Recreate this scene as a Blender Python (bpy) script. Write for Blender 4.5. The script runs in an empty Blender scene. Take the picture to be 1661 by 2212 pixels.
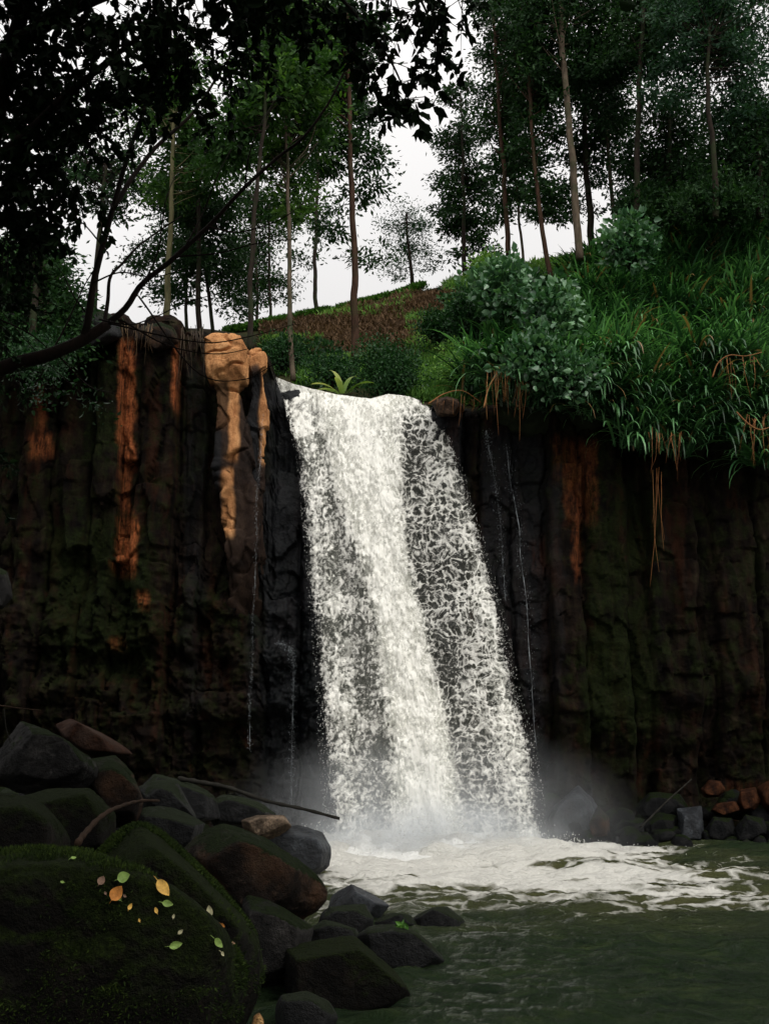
import bpy, bmesh, math, random
import numpy as np
from mathutils import Vector, Matrix
from mathutils.bvhtree import BVHTree

# ------------------------------------------------------------------ camera, sky, sun, exposure
SC = bpy.context.scene
COL = SC.collection
F, PITCH, CAMH = 2125.0, math.radians(13.6), 1.8      # focal length in photo pixels, pitch, eye height above the pool
CP, SP = math.cos(PITCH), math.sin(PITCH)
cam = bpy.data.cameras.new("camera"); camo = bpy.data.objects.new("camera", cam); COL.objects.link(camo)
camo.location = (0, 0, CAMH); camo.rotation_euler = (math.pi/2 + PITCH, 0, 0)
cam.sensor_fit = 'VERTICAL'; cam.angle_y = 2*math.atan(1106/F); cam.clip_start = .05; cam.clip_end = 2000
SC.camera = camo
SUN_EL, SUN_AZ = math.radians(42), math.radians(148)   # azimuth clockwise from +Y: behind and right of the camera
w = bpy.data.worlds.new("World"); SC.world = w; w.use_nodes = True
nt = w.node_tree; nt.nodes.clear()
def N(nt, t, **kw):
    n = nt.nodes.new(t)
    for k, v in kw.items(): setattr(n, k, v)
    return n
def L(nt, a, b): nt.links.new(a, b)
def MA(nt, op, a, b=None, c=None, clamp=False):
    n = N(nt, 'ShaderNodeMath', operation=op, use_clamp=clamp)
    for i, x in enumerate((a, b, c)):
        if x is None: continue
        if isinstance(x, (int, float)): n.inputs[i].default_value = x
        else: L(nt, x, n.inputs[i])
    return n.outputs[0]
def MIX(nt, f, a, b, mode='MIX'):
    n = N(nt, 'ShaderNodeMix', data_type='RGBA', blend_type=mode)
    for s, x in ((n.inputs[0], f), (n.inputs[6], a), (n.inputs[7], b)):
        if isinstance(x, (int, float)): s.default_value = x
        elif isinstance(x, tuple): s.default_value = (*x, 1)
        else: L(nt, x, s)
    return n.outputs[2]
sky = N(nt, 'ShaderNodeTexSky', sky_type='NISHITA'); sky.sun_disc = False
sky.sun_elevation = SUN_EL; sky.sun_rotation = SUN_AZ; sky.dust_density = 3
tc = N(nt, 'ShaderNodeTexCoord'); sep = N(nt, 'ShaderNodeSeparateXYZ'); L(nt, tc.outputs['Generated'], sep.inputs[0])
# overcast: cloud layer about three times brighter overhead than at the horizon, brightest round the hidden sun
grad = MA(nt, 'MULTIPLY_ADD', MA(nt, 'MAXIMUM', sep.outputs[2], 0), 2.0, 1.0)
sd = Vector((math.sin(SUN_AZ)*math.cos(SUN_EL), math.cos(SUN_AZ)*math.cos(SUN_EL), math.sin(SUN_EL)))
dot = N(nt, 'ShaderNodeVectorMath', operation='DOT_PRODUCT'); L(nt, tc.outputs['Generated'], dot.inputs[0]); dot.inputs[1].default_value = sd
glow = MA(nt, 'MULTIPLY_ADD', MA(nt, 'POWER', MA(nt, 'MAXIMUM', dot.outputs['Value'], 0), 3), 1.6, 1.0)
cn = N(nt, 'ShaderNodeTexNoise'); cn.inputs['Scale'].default_value = 2.2; cn.inputs['Detail'].default_value = 5
L(nt, tc.outputs['Generated'], cn.inputs['Vector'])
cl = MA(nt, 'MULTIPLY_ADD', cn.outputs[0], .25, .88)
lum = MA(nt, 'MULTIPLY', MA(nt, 'MULTIPLY', grad, glow), MA(nt, 'MULTIPLY', cl, 4.9))
ccol = N(nt, 'ShaderNodeVectorMath', operation='SCALE'); ccol.inputs[0].default_value = (1.0, .98, .965); L(nt, lum, ccol.inputs['Scale'])
bg = N(nt, 'ShaderNodeBackground'); bg.inputs[1].default_value = .1
L(nt, MIX(nt, .93, sky.outputs[0], ccol.outputs[0]), bg.inputs[0])
wo = N(nt, 'ShaderNodeOutputWorld'); L(nt, bg.outputs[0], wo.inputs[0])
sl = bpy.data.lights.new("sun", 'SUN'); so = bpy.data.objects.new("sun", sl); COL.objects.link(so)
sl.energy = 1.1; sl.angle = math.radians(14); sl.color = (1, .95, .87)
so.rotation_euler = (-sd).to_track_quat('-Z', 'Y').to_euler(); so.location = (10, -10, 40)
SC.view_settings.view_transform = 'Standard'; SC.view_settings.look = 'None'; SC.view_settings.gamma = 1
SC.view_settings.exposure = 0.0
SC.render.engine = 'CYCLES'; SC.cycles.use_denoising = True
SC.cycles.max_bounces = 7; SC.cycles.diffuse_bounces = 3; SC.cycles.glossy_bounces = 3
SC.cycles.transparent_max_bounces = 24; SC.cycles.volume_bounces = 1
SC.cycles.volume_step_rate = 2; SC.cycles.caustics_reflective = False; SC.cycles.caustics_refractive = False

# ------------------------------------------------------------------ helpers
def P(u, v, Y):
    """world point seen at photo pixel (u, v) (1661 x 2212 frame) at distance Y in front of the camera"""
    u = np.asarray(u, float); v = np.asarray(v, float); Y = np.asarray(Y, float)
    x = (u-830.5)/F; zc = (1106-v)/F
    t = Y/(CP - zc*SP)
    return np.stack(np.broadcast_arrays(x*t, Y, CAMH + (SP+zc*CP)*t), -1)
def px(Y): return Y/F*1.03                            # metres per photo pixel at distance Y
def hsh(ix, iy, iz, s):
    n = (ix.astype(np.int64)*374761393 + iy.astype(np.int64)*668265263 + iz.astype(np.int64)*1442695041 + s*974634777) & 0xFFFFFFFF
    n = ((n ^ (n >> 13))*1274126177) & 0xFFFFFFFF
    n = ((n ^ (n >> 16))*2246822519) & 0xFFFFFFFF
    return ((n ^ (n >> 15)) & 0xFFFFFF)/float(0xFFFFFF)
def vn(p, s=0):
    i = np.floor(p); f = p-i; f = f*f*(3-2*f); x, y, z = i[:, 0], i[:, 1], i[:, 2]; r = 0
    for a in (0, 1):
        for b in (0, 1):
            for c in (0, 1):
                r = r + hsh(x+a, y+b, z+c, s)*(f[:, 0] if a else 1-f[:, 0])*(f[:, 1] if b else 1-f[:, 1])*(f[:, 2] if c else 1-f[:, 2])
    return r
def fbm(p, o=4, s=0, g=.5):
    p = np.asarray(p, float); r = 0; a = 1; t = 0
    for k in range(o):
        r = r + a*(vn(p*2.03**k + k*17.3, s+k)-.5); t += a; a *= g
    return r/t*2                                      # about -1..1
def sst(a, b, x): t = np.clip((x-a)/(b-a), 0, 1); return t*t*(3-2*t)

def mesh(name, V, faces, mat=None, parent=None, smooth=True, attrs=None):
    me = bpy.data.meshes.new(name); V = np.ascontiguousarray(V, dtype=np.float32)
    faces = [np.asarray(f, np.int32) for f in faces if len(f)]
    me.vertices.add(len(V)); me.vertices.foreach_set('co', V.ravel())
    tot = np.concatenate([np.full(len(f), f.shape[1], np.int32) for f in faces]); lv = np.concatenate([f.ravel() for f in faces])
    me.loops.add(len(lv)); me.loops.foreach_set('vertex_index', lv)
    me.polygons.add(len(tot)); me.polygons.foreach_set('loop_start', np.concatenate([[0], np.cumsum(tot)[:-1]]).astype(np.int32))
    me.polygons.foreach_set('loop_total', tot)
    me.polygons.foreach_set('use_smooth', np.full(len(tot), smooth))
    for k, a in (attrs or {}).items():
        a = np.ascontiguousarray(a, dtype=np.float32)
        if a.ndim == 1: me.attributes.new(k, 'FLOAT', 'POINT').data.foreach_set('value', a)
        elif a.shape[1] == 3: me.attributes.new(k, 'FLOAT_VECTOR', 'POINT').data.foreach_set('vector', a.ravel())
        else: me.attributes.new(k, 'FLOAT_COLOR', 'POINT').data.foreach_set('color', a.ravel())
    me.update(calc_edges=True); me.validate()
    if mat: me.materials.append(mat)
    o = bpy.data.objects.new(name, me); COL.objects.link(o)
    if parent is not None:
        o.parent = parent
        me.transform(Matrix.Translation(-parent.location))
    return o
def empty(name, loc):
    o = bpy.data.objects.new(name, None); COL.objects.link(o); o.location = loc; o.empty_display_size = .2; return o
def tag(o, label, cat=None, group=None, kind=None):
    o['label'] = label
    if cat: o['category'] = cat
    if group: o['group'] = group
    if kind: o['kind'] = kind
    return o
def grid(nu, nv, flip=False):
    i = np.arange(nu*nv).reshape(nv, nu); a, b, c, d = i[:-1, :-1], i[:-1, 1:], i[1:, 1:], i[1:, :-1]
    q = np.stack([a, b, c, d], -1).reshape(-1, 4)
    return q[:, ::-1] if flip else q
class MB:
    def __init__(s): s.V = []; s.Q = []; s.T = []; s.A = []; s.n = 0
    def add(s, V, Q=None, T=None, a=None):
        V = np.asarray(V, float).reshape(-1, 3); s.V.append(V)
        if Q is not None and len(Q): s.Q.append(np.asarray(Q)+s.n)
        if T is not None and len(T): s.T.append(np.asarray(T)+s.n)
        s.A.append(np.full(len(V), .5) if a is None else np.broadcast_to(np.asarray(a, float), (len(V),))); s.n += len(V)
    def tube(s, pts, rad, sides=8, a=None):
        pts = np.asarray(pts, float); n = len(pts); rad = np.broadcast_to(np.asarray(rad, float), (n,))
        d = np.gradient(pts, axis=0); d /= np.linalg.norm(d, axis=1)[:, None]+1e-9
        ref = np.where(np.abs(d[:, 2:3]) > .9, [[1., 0, 0]], [[0, 0, 1.]])
        x = np.cross(ref, d); x /= np.linalg.norm(x, axis=1)[:, None]+1e-9; y = np.cross(d, x)
        for k in range(1, n):
            if (x[k] @ x[k-1]) < 0: x[k] *= -1; y[k] *= -1
        an = np.arange(sides)/sides*2*math.pi
        V = pts[:, None]+rad[:, None, None]*(np.cos(an)[None, :, None]*x[:, None]+np.sin(an)[None, :, None]*y[:, None])
        V = np.concatenate([V.reshape(-1, 3), pts[:1], pts[-1:]])
        i = np.arange(n*sides).reshape(n, sides); j = np.roll(i, -1, 1)
        Q = np.stack([i[:-1], j[:-1], j[1:], i[1:]], -1).reshape(-1, 4)
        T = np.concatenate([np.stack([np.full(sides, n*sides), j[0], i[0]], -1), np.stack([np.full(sides, n*sides+1), i[-1], j[-1]], -1)])
        s.add(V, Q, T, a)
    def build(s, name, mat, parent=None, smooth=True):
        return mesh(name, np.concatenate(s.V), [np.concatenate(x) for x in (s.Q, s.T) if x], mat, parent, smooth, {'rnd': np.concatenate(s.A)})
def curve(pts, n=24, wob=0, seed=0):
    """smooth polyline through the points (Catmull-Rom), with a little wander"""
    p = np.asarray(pts, float); p = np.concatenate([2*p[:1]-p[1:2], p, 2*p[-1:]-p[-2:-1]]); m = len(p)-3
    t = np.linspace(0, m-1e-6, n); i = t.astype(int); f = (t-i)[:, None]
    a, b, c, d = p[i], p[i+1], p[i+2], p[i+3]
    r = .5*(2*b+(c-a)*f+(2*a-5*b+4*c-d)*f*f+(3*b-a-3*c+d)*f**3)
    if wob:
        L_ = np.concatenate([[0], np.cumsum(np.linalg.norm(np.diff(r, axis=0), axis=1))])
        for k in range(3): r[:, k] += wob*fbm(np.stack([L_*1.1, L_*0+k*9.1, L_*0+seed], -1), 3, seed)*np.minimum(1, L_/.5)
    return r
def unit(a): return a/(np.linalg.norm(a, axis=-1, keepdims=True)+1e-9)

# leaf shapes: D diamond (4 verts, 1 quad); O ovate leaf folded on its midrib (6 verts, 2 quads)
def leaves(mb, pos, direc, length, ratio, rnd, rng, shape='D'):
    n = len(pos); d = unit(direc); r = unit(np.cross(d, rng.normal(size=(n, 3)))); nn = np.cross(r, d)
    l = np.broadcast_to(length, (n,))[:, None]; w_ = l*np.broadcast_to(ratio, (n,))[:, None]*.5
    if shape == 'D':
        V = np.stack([pos, pos+d*l*.45+r*w_+nn*w_*.3, pos+d*l, pos+d*l*.45-r*w_+nn*w_*.3], 1)
        Q = np.arange(n*4).reshape(n, 4); mb.add(V.reshape(-1, 3), Q, None, np.repeat(rnd, 4))
    else:
        dr = -nn*l*.12
        V = np.stack([pos, pos+d*l*.22+r*w_*.85+nn*w_*.35, pos+d*l*.55+r*w_*.9+nn*w_*.4, pos+d*l+dr,
                      pos+d*l*.55-r*w_*.9+nn*w_*.4, pos+d*l*.22-r*w_*.85+nn*w_*.35], 1)
        i = np.arange(n)[:, None]*6
        Q = np.concatenate([i+np.array([[0, 1, 2, 3]]), i+np.array([[0, 3, 4, 5]])]); mb.add(V.reshape(-1, 3), Q, None, np.repeat(rnd, 6))
def blades(mb, base, az, length, width, elev, bend, rnd, seg=5, twist=0):
    n = len(base); s = length/seg; p = base.copy(); e = elev.copy(); ring = []
    h = np.stack([np.cos(az), np.sin(az), az*0], -1); side = np.stack([-np.sin(az), np.cos(az), az*0], -1)
    for k in range(seg+1):
        t = k/seg; wk = (width*(.55+.9*t)*(1-t)**.7*1.15+.002)[:, None]
        ring.append(np.stack([p-side*wk*.5, p+side*wk*.5], 1))
        p = p+(h*np.cos(e)[:, None]+np.array([0, 0, 1.])*np.sin(e)[:, None])*s[:, None]; e = e-bend/seg*(0.5+t)
    V = np.stack(ring, 1).reshape(n, -1, 3); m = 2*(seg+1); i = np.arange(n)[:, None]*m
    Q = np.concatenate([i+np.array([[2*k, 2*k+1, 2*k+3, 2*k+2]]) for k in range(seg)])
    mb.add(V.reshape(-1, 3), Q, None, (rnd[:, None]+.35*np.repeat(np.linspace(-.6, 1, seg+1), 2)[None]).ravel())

# ------------------------------------------------------------------ materials
def newmat(name):
    m = bpy.data.materials.new(name); m.use_nodes = True; nt = m.node_tree; nt.nodes.clear()
    return m, nt, N(nt, 'ShaderNodeOutputMaterial')
def ramp(nt, fac, stops):
    r = N(nt, 'ShaderNodeValToRGB'); e = r.color_ramp.elements
    while len(e) < len(stops): e.new(.5)
    for k, (p, c) in enumerate(stops): e[k].position = p; e[k].color = (*c, 1) if len(c) == 3 else c
    L(nt, fac, r.inputs[0]); return r.outputs[0]
def noise(nt, vec, scale, detail=5, rough=.6, dist=0, dim=None):
    n = N(nt, 'ShaderNodeTexNoise'); n.inputs['Scale'].default_value = scale; n.inputs['Detail'].default_value = detail
    n.inputs['Roughness'].default_value = rough; n.inputs['Distortion'].default_value = dist
    if vec is not None: L(nt, vec, n.inputs['Vector'])
    return n.outputs[0]
def geo(nt): return N(nt, 'ShaderNodeNewGeometry').outputs['Position']
def scaled(nt, vec, s):
    m = N(nt, 'ShaderNodeVectorMath', operation='MULTIPLY'); L(nt, vec, m.inputs[0]); m.inputs[1].default_value = s; return m.outputs[0]
def attr(nt, name, out='Fac'): return N(nt, 'ShaderNodeAttribute', attribute_name=name).outputs[out]
def bump(nt, h, strength, dist):
    b = N(nt, 'ShaderNodeBump'); b.inputs['Strength'].default_value = strength; b.inputs['Distance'].default_value = dist
    L(nt, h, b.inputs['Height']); return b.outputs[0]
def leafmat(name, dark, mid, light, rough=.5, trans=.25, spec=.2, dry=None):
    m, nt, out = newmat(name); p = N(nt, 'ShaderNodeBsdfPrincipled')
    big = noise(nt, geo(nt), .45, 3)
    f = MA(nt, 'ADD', MA(nt, 'MULTIPLY', attr(nt, 'rnd'), .7), MA(nt, 'MULTIPLY_ADD', big, .9, -.3))
    c = ramp(nt, f, [(.05, dark), (.5, mid), (.95, light)])
    if dry: c = MIX(nt, MA(nt, 'GREATER_THAN', attr(nt, 'rnd'), 1.5), c, dry)
    L(nt, c, p.inputs['Base Color'])
    p.inputs['Roughness'].default_value = rough; p.inputs['Specular IOR Level'].default_value = spec
    tr = N(nt, 'ShaderNodeBsdfTranslucent'); L(nt, MIX(nt, 1, c, (1.0, 1.15, .55), 'MULTIPLY'), tr.inputs[0])
    ms = N(nt, 'ShaderNodeMixShader'); ms.inputs[0].default_value = trans
    L(nt, p.outputs[0], ms.inputs[1]); L(nt, tr.outputs[0], ms.inputs[2]); L(nt, ms.outputs[0], out.inputs[0]); return m
def barkmat(name, a, b, moss=0):
    m, nt, out = newmat(name); p = N(nt, 'ShaderNodeBsdfPrincipled'); g = geo(nt)
    n1 = noise(nt, scaled(nt, g, (9, 9, 2.2)), 1, 6, .65); c = ramp(nt, n1, [(.3, a), (.7, b)])
    if moss: c = MIX(nt, MA(nt, 'MULTIPLY', ramp(nt, noise(nt, g, 1.7, 4), [(.48, (0, 0, 0)), (.6, (1, 1, 1))]), moss), c, (.02, .035, .012))
    L(nt, c, p.inputs['Base Color']); p.inputs['Roughness'].default_value = .9; p.inputs['Specular IOR Level'].default_value = .08
    L(nt, bump(nt, n1, .8, .03), p.inputs['Normal']); L(nt, p.outputs[0], out.inputs[0]); return m
def rockmat(name, dark, mid, light, moss=0., mosscol=(.008, .014, .003), rough=.75, scale=1., warm=None, wetspec=.09):
    m, nt, out = newmat(name); p = N(nt, 'ShaderNodeBsdfPrincipled'); g = geo(nt); tc = N(nt, 'ShaderNodeTexCoord').outputs['Object']
    n1 = noise(nt, tc, 3.5*scale, 8, .65); n2 = noise(nt, tc, 26*scale, 5, .7); n3 = noise(nt, tc, 120*scale, 2, .5)
    f = MA(nt, 'ADD', MA(nt, 'MULTIPLY', n1, .75), MA(nt, 'MULTIPLY', n2, .3))
    c = ramp(nt, f, [(.41, dark), (.53, mid), (.66, tuple(x*1.5 for x in light))])
    if warm: c = MIX(nt, ramp(nt, noise(nt, tc, 2.2*scale, 5), [(.45, (0, 0, 0)), (.62, (.9, .9, .9))]), c, warm)
    c = MIX(nt, MA(nt, 'MULTIPLY', ramp(nt, n3, [(.35, (1, 1, 1)), (.55, (0, 0, 0))]), .35), c, tuple(x*.5 for x in dark))
    n4 = noise(nt, tc, 11*scale, 6, .75)
    c = MIX(nt, MA(nt, 'MULTIPLY', ramp(nt, n4, [(.58, (0, 0, 0)), (.66, (1, 1, 1))]), .55), c, tuple(x*1.7 for x in light))
    hgt = MA(nt, 'ADD', MA(nt, 'ADD', MA(nt, 'MULTIPLY', n2, .7), MA(nt, 'MULTIPLY', n3, .25)), MA(nt, 'MULTIPLY', n4, .6))
    r_ = MA(nt, 'MULTIPLY_ADD', n2, .5, rough-.25)
    if moss:
        ns = N(nt, 'ShaderNodeNewGeometry').outputs['Normal']; sz = N(nt, 'ShaderNodeSeparateXYZ'); L(nt, ns, sz.inputs[0])
        mk = MA(nt, 'ADD', MA(nt, 'MULTIPLY', sz.outputs[2], .45), MA(nt, 'MULTIPLY', noise(nt, tc, 2.6*scale, 6), 1.3))
        mk = ramp(nt, mk, [(.95-moss*.55, (0, 0, 0)), (1.12-moss*.55, (1, 1, 1))])
        mt = noise(nt, tc, 55*scale, 4, .7)
        mc = ramp(nt, mt, [(.3, tuple(x*.35 for x in mosscol)), (.55, mosscol), (.75, (mosscol[0]*2.6, mosscol[1]*2.5, mosscol[2]*2))])
        c = MIX(nt, mk, c, mc); hgt = MA(nt, 'ADD', hgt, MA(nt, 'MULTIPLY', mk, MA(nt, 'MULTIPLY', mt, 1.1))); r_ = MA(nt, 'MAXIMUM', r_, MA(nt, 'MULTIPLY', mk, .95))
    L(nt, c, p.inputs['Base Color']); L(nt, r_, p.inputs['Roughness']); p.inputs['Specular IOR Level'].default_value = wetspec
    L(nt, bump(nt, hgt, 1, .045/scale), p.inputs['Normal']); L(nt, p.outputs[0], out.inputs[0]); return m
def plain(name, c, rough=.8, vary=.4, sc=20):
    m, nt, out = newmat(name); p = N(nt, 'ShaderNodeBsdfPrincipled'); tc = N(nt, 'ShaderNodeTexCoord').outputs['Object']
    n1 = noise(nt, tc, sc, 5); L(nt, ramp(nt, n1, [(.3, tuple(x*(1-vary) for x in c)), (.7, tuple(x*(1+vary) for x in c))]), p.inputs['Base Color'])
    p.inputs['Roughness'].default_value = rough; p.inputs['Specular IOR Level'].default_value = .15; L(nt, bump(nt, n1, .4, .01), p.inputs['Normal']); L(nt, p.outputs[0], out.inputs[0]); return m

M_far = leafmat('far_leaf', (.005, .016, .006), (.015, .042, .014), (.038, .088, .026), .6, .28, .12)
M_olive = leafmat('olive_leaf', (0.009, 0.0255, 0.0075), (0.027, 0.072, 0.015), (0.09, 0.18, 0.03), .6, .35, .15)
M_blue = leafmat('bluish_leaf', (.008, .024, .013), (.02, .055, .028), (.05, .11, .055), .6, .3, .15)
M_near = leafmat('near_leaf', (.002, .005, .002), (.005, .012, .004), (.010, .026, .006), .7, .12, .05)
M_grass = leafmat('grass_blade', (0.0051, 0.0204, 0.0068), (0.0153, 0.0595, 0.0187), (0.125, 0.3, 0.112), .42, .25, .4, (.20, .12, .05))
M_broad = leafmat('broad_leaf', (.012, .042, .018), (.045, .125, .05), (.2, .36, .19), .34, .22, .55)
M_bush = leafmat('bush_leaf', (.004, .018, .005), (.012, .048, .013), (.04, .11, .03), .5, .22, .25)
M_cover = leafmat('cover_leaf', (0.0421, 0.105, 0.0252), (0.105, 0.233, 0.0463), (0.274, 0.443, 0.0946), .5, .3)
M_dry = leafmat('dry_leaf', (0.0375, 0.0225, 0.0112), (0.0938, 0.0562, 0.03), (0.175, 0.106, 0.0562), .8, .1)
M_tea = leafmat('tea_leaf', (.02, .06, .01), (.05, .13, .02), (.1, .24, .035), .4, .2)
M_straw = leafmat('straw', (.08, .028, .009), (.22, .09, .03), (.42, .22, .085), .7, .15)
M_moss = leafmat('moss_tuft', (.003, .006, .001), (.010, .019, .003), (.035, .055, .008), .8, .2, .1)
M_banana = leafmat('banana_leaf', (.05, .12, .02), (.13, .2, .04), (.32, .34, .09), .35, .3)
B_dark = barkmat('dark_bark', (.010, .008, .006), (.03, .022, .017), .5)
B_brown = barkmat('brown_bark', (0.0186, 0.0112, 0.00744), (0.0682, 0.0372, 0.0248), .3)
B_pale = barkmat('pale_bark', (0.042, 0.033, 0.024), (0.132, 0.102, 0.072), .5)
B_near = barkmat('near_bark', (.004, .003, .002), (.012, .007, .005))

# ------------------------------------------------------------------ terrain: the hill above the fall
SKY = np.array([(-900, 700), (0, 705), (300, 712), (500, 722), (560, 716), (690, 690), (780, 668), (910, 633), (1010, 606), (1150, 580), (1300, 545), (1450, 480), (1661, 400), (2000, 320), (2700, 280)], float)
RIDGE = 38.0
_r = P(SKY[:, 0], SKY[:, 1], RIDGE); RX, RZ = _r[:, 0]/RIDGE, _r[:, 2]
LIP = np.array([(-900, 690), (100, 690), (440, 740), (580, 862), (640, 866), (800, 872), (930, 866), (1050, 880), (1250, 905), (1450, 945), (1661, 965), (2400, 990)], float)
_l = P(LIP[:, 0], LIP[:, 1], 22.3); LX, LZ = _l[:, 0], _l[:, 2]
def hill(x, y):
    az = x/np.maximum(y, 1); f = np.clip((y-22.6)/(RIDGE-22.6), 0, 1.0)
    z0 = np.interp(x*22.3/np.maximum(y, 22.3), LX, LZ); z1 = np.interp(az, RX, RZ)
    z = z0+(z1-z0)*(f*.75+.25*sst(0, 1, f))
    z = z+np.where(y > RIDGE, -.12*(y-RIDGE), 0)
    return z+.25*fbm(np.stack([x*.5, y*.5, x*0], -1).reshape(-1, 3), 4, 5).reshape(x.shape)*np.minimum(1, f*6)
m_soil, nt, out = newmat('hill_soil'); p = N(nt, 'ShaderNodeBsdfPrincipled'); g = geo(nt)
n1 = noise(nt, g, .5, 6); n2 = noise(nt, g, 7, 5)
c = MIX(nt, ramp(nt, n1, [(.42, (0, 0, 0)), (.6, (1, 1, 1))]), (.035, .022, .014), (.016, .035, .009))
L(nt, MIX(nt, .5, c, ramp(nt, n2, [(.3, (.006, .006, .003)), (.7, (.06, .05, .022))])), p.inputs['Base Color'])
p.inputs['Roughness'].default_value = .95; p.inputs['Specular IOR Level'].default_value = .05; L(nt, bump(nt, n2, 1, .1), p.inputs['Normal']); L(nt, p.outputs[0], out.inputs[0])
gx = np.linspace(-60, 60, 260); gy = np.concatenate([np.linspace(22.7, 45, 110), np.linspace(46, 160, 50)])
X, Y_ = np.meshgrid(gx, gy); Xs = X*np.maximum(Y_, 22)/38
o = mesh('hillside', np.stack([Xs, Y_, hill(Xs, Y_)], -1).reshape(-1, 3), [grid(260, 160)], m_soil)
tag(o, 'green and brown hillside rising to the right above the waterfall', kind='structure')

# ------------------------------------------------------------------ cliff
m_cliff, nt, out = newmat('cliff_rock'); p = N(nt, 'ShaderNodeBsdfPrincipled'); g = geo(nt)
mk = N(nt, 'ShaderNodeAttribute', attribute_name='mask'); sc_ = N(nt, 'ShaderNodeSeparateColor'); L(nt, mk.outputs['Color'], sc_.inputs[0])
st = noise(nt, scaled(nt, g, (4.5, 4.5, .5)), 1, 7, .62); n2 = noise(nt, g, 3.0, 8, .65); n3 = noise(nt, g, 22, 5, .7)
f = MA(nt, 'ADD', MA(nt, 'MULTIPLY', st, .55), MA(nt, 'MULTIPLY', n2, .5))
c = ramp(nt, f, [(.36, (.0008, .0007, .0007)), (.5, (.0045, .003, .0022)), (.6, (.012, .0072, .005)), (.74, (.05, .033, .023))])
c = MIX(nt, MA(nt, 'MULTIPLY', ramp(nt, noise(nt, scaled(nt, g, (2.2, 2.2, .35)), 1, 5), [(.52, (0, 0, 0)), (.66, (1, 1, 1))]), .55), c, (.026, .009, .004))
mo = MA(nt, 'MULTIPLY', ramp(nt, MA(nt, 'ADD', n2, MA(nt, 'MULTIPLY', sc_.outputs[1], .5)), [(.58, (0, 0, 0)), (.78, (1, 1, 1))]), .8)
c = MIX(nt, mo, c, ramp(nt, n3, [(.35, (.0015, .0032, .001)), (.65, (.010, .016, .003))]))
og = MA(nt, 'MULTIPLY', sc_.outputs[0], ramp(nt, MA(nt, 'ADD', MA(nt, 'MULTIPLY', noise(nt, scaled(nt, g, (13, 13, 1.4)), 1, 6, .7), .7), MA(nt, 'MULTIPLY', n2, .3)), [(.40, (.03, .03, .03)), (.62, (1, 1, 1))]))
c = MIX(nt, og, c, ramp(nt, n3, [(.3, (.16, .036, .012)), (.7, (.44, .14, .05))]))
c = MIX(nt, MA(nt, 'MULTIPLY', sc_.outputs[2], .85), c, (.0016, .0026, .0040))
L(nt, c, p.inputs['Base Color']); L(nt, MA(nt, 'MULTIPLY_ADD', sc_.outputs[2], -.45, .85), p.inputs['Roughness'])
L(nt, MA(nt, 'MULTIPLY_ADD', sc_.outputs[2], .10, .05), p.inputs['Specular IOR Level'])
L(nt, bump(nt, MA(nt, 'ADD', n2, MA(nt, 'MULTIPLY', n3, .35)), .9, .08), p.inputs['Normal']); L(nt, p.outputs[0], out.inputs[0])

YC = 21.5
def ux(u): return float(P(u, 1200, YC)[0])
# columns across the face: (photo u of left edge, of right edge, how far it stands out, photo v of its top)
COLS = [(-700, -420, .5, 720), (-420, -200, 1.0, 700), (-200, -60, .4, 730), (-60, 62, .9, 770), (62, 117, 1.25, 735), (117, 196, .35, 690), (196, 252, .95, 690), (252, 292, .45, 705),
        (292, 376, .95, 700), (376, 392, .5, 712), (392, 440, .55, 720), (440, 580, .35, 760), (580, 645, -.45, 830), (645, 780, -.5, 872), (780, 930, -.45, 872),
        (930, 1000, .35, 864), (1000, 1035, .2, 876), (1035, 1110, -.1, 868), (1110, 1182, .05, 862), (1182, 1255, .55, 850), (1255, 1350, .42, 845), (1350, 1392, .05, 840), (1392, 1490, .45, 840),
        (1490, 1530, .2, 840), (1530, 1625, .5, 840), (1625, 1700, .25, 840), (1700, 1850, .7, 920), (1850, 2050, .3, 930), (2050, 2400, .8, 930)]
nx, nz = 1000, 420
xs = np.linspace(ux(-650), ux(2300), nx); uu = xs/ (ux(1830.5)-ux(830.5))*1000+830.5
tz = np.linspace(0, 1, nz); XX, TT = np.meshgrid(xs, tz); UU = np.broadcast_to(uu, XX.shape)
warp = 16*fbm(np.stack([XX*.35, TT*0, TT*5.], -1).reshape(-1, 3), 3, 11).reshape(XX.shape)+9*fbm(np.stack([XX*2, TT*0, TT*18.], -1).reshape(-1, 3), 3, 12).reshape(XX.shape)
Uw = UU+warp*(TT < .9)
dep = np.zeros_like(XX); top = np.zeros_like(XX); ZQ = -.6+TT*11.5+.12*fbm(np.stack([XX*1.5, TT*0, TT*4], -1).reshape(-1, 3), 3, 13).reshape(XX.shape)
for (a, b, d, vt) in COLS:
    ins = (Uw >= a) & (Uw < b); q = np.clip(((Uw-a)/(b-a))*2-1, -1, 1)
    r = np.clip(1-np.abs(q)**7, 0, 1)**.5; ztop = P(UU, vt, YC)[..., 2]
    rc_ = np.random.default_rng(int(a)+5000); z_ = -1.; blk = np.zeros_like(XX); hi = a > 930
    while z_ < 12:
        st_ = rc_.uniform(1.2, 3.2) if (hi or z_ > 4.6) else rc_.uniform(.5, 1.4); off, til, tiz = rc_.normal(0, .035 if hi else .09), rc_.normal(0, .07), rc_.normal(0, .04)
        m_ = (ZQ >= z_) & (ZQ < z_+st_); blk = np.where(m_, off+til*q+tiz*(ZQ-z_-st_/2)-(.03 if hi else .09)*np.exp(-((ZQ-z_)/.035)**2)*rc_.uniform(.1, 1), blk); z_ += st_
    dep = np.where(ins, blk*(TT < .86)+d*.55+.30*r*min(1, (b-a)/70)*(.6+.8*((a*7)%10)/10)-.10, dep); top = np.where(ins, ztop-.12*(1-r), top)
top = np.minimum(top, 99); k_ = np.ones(9)/9
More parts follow.
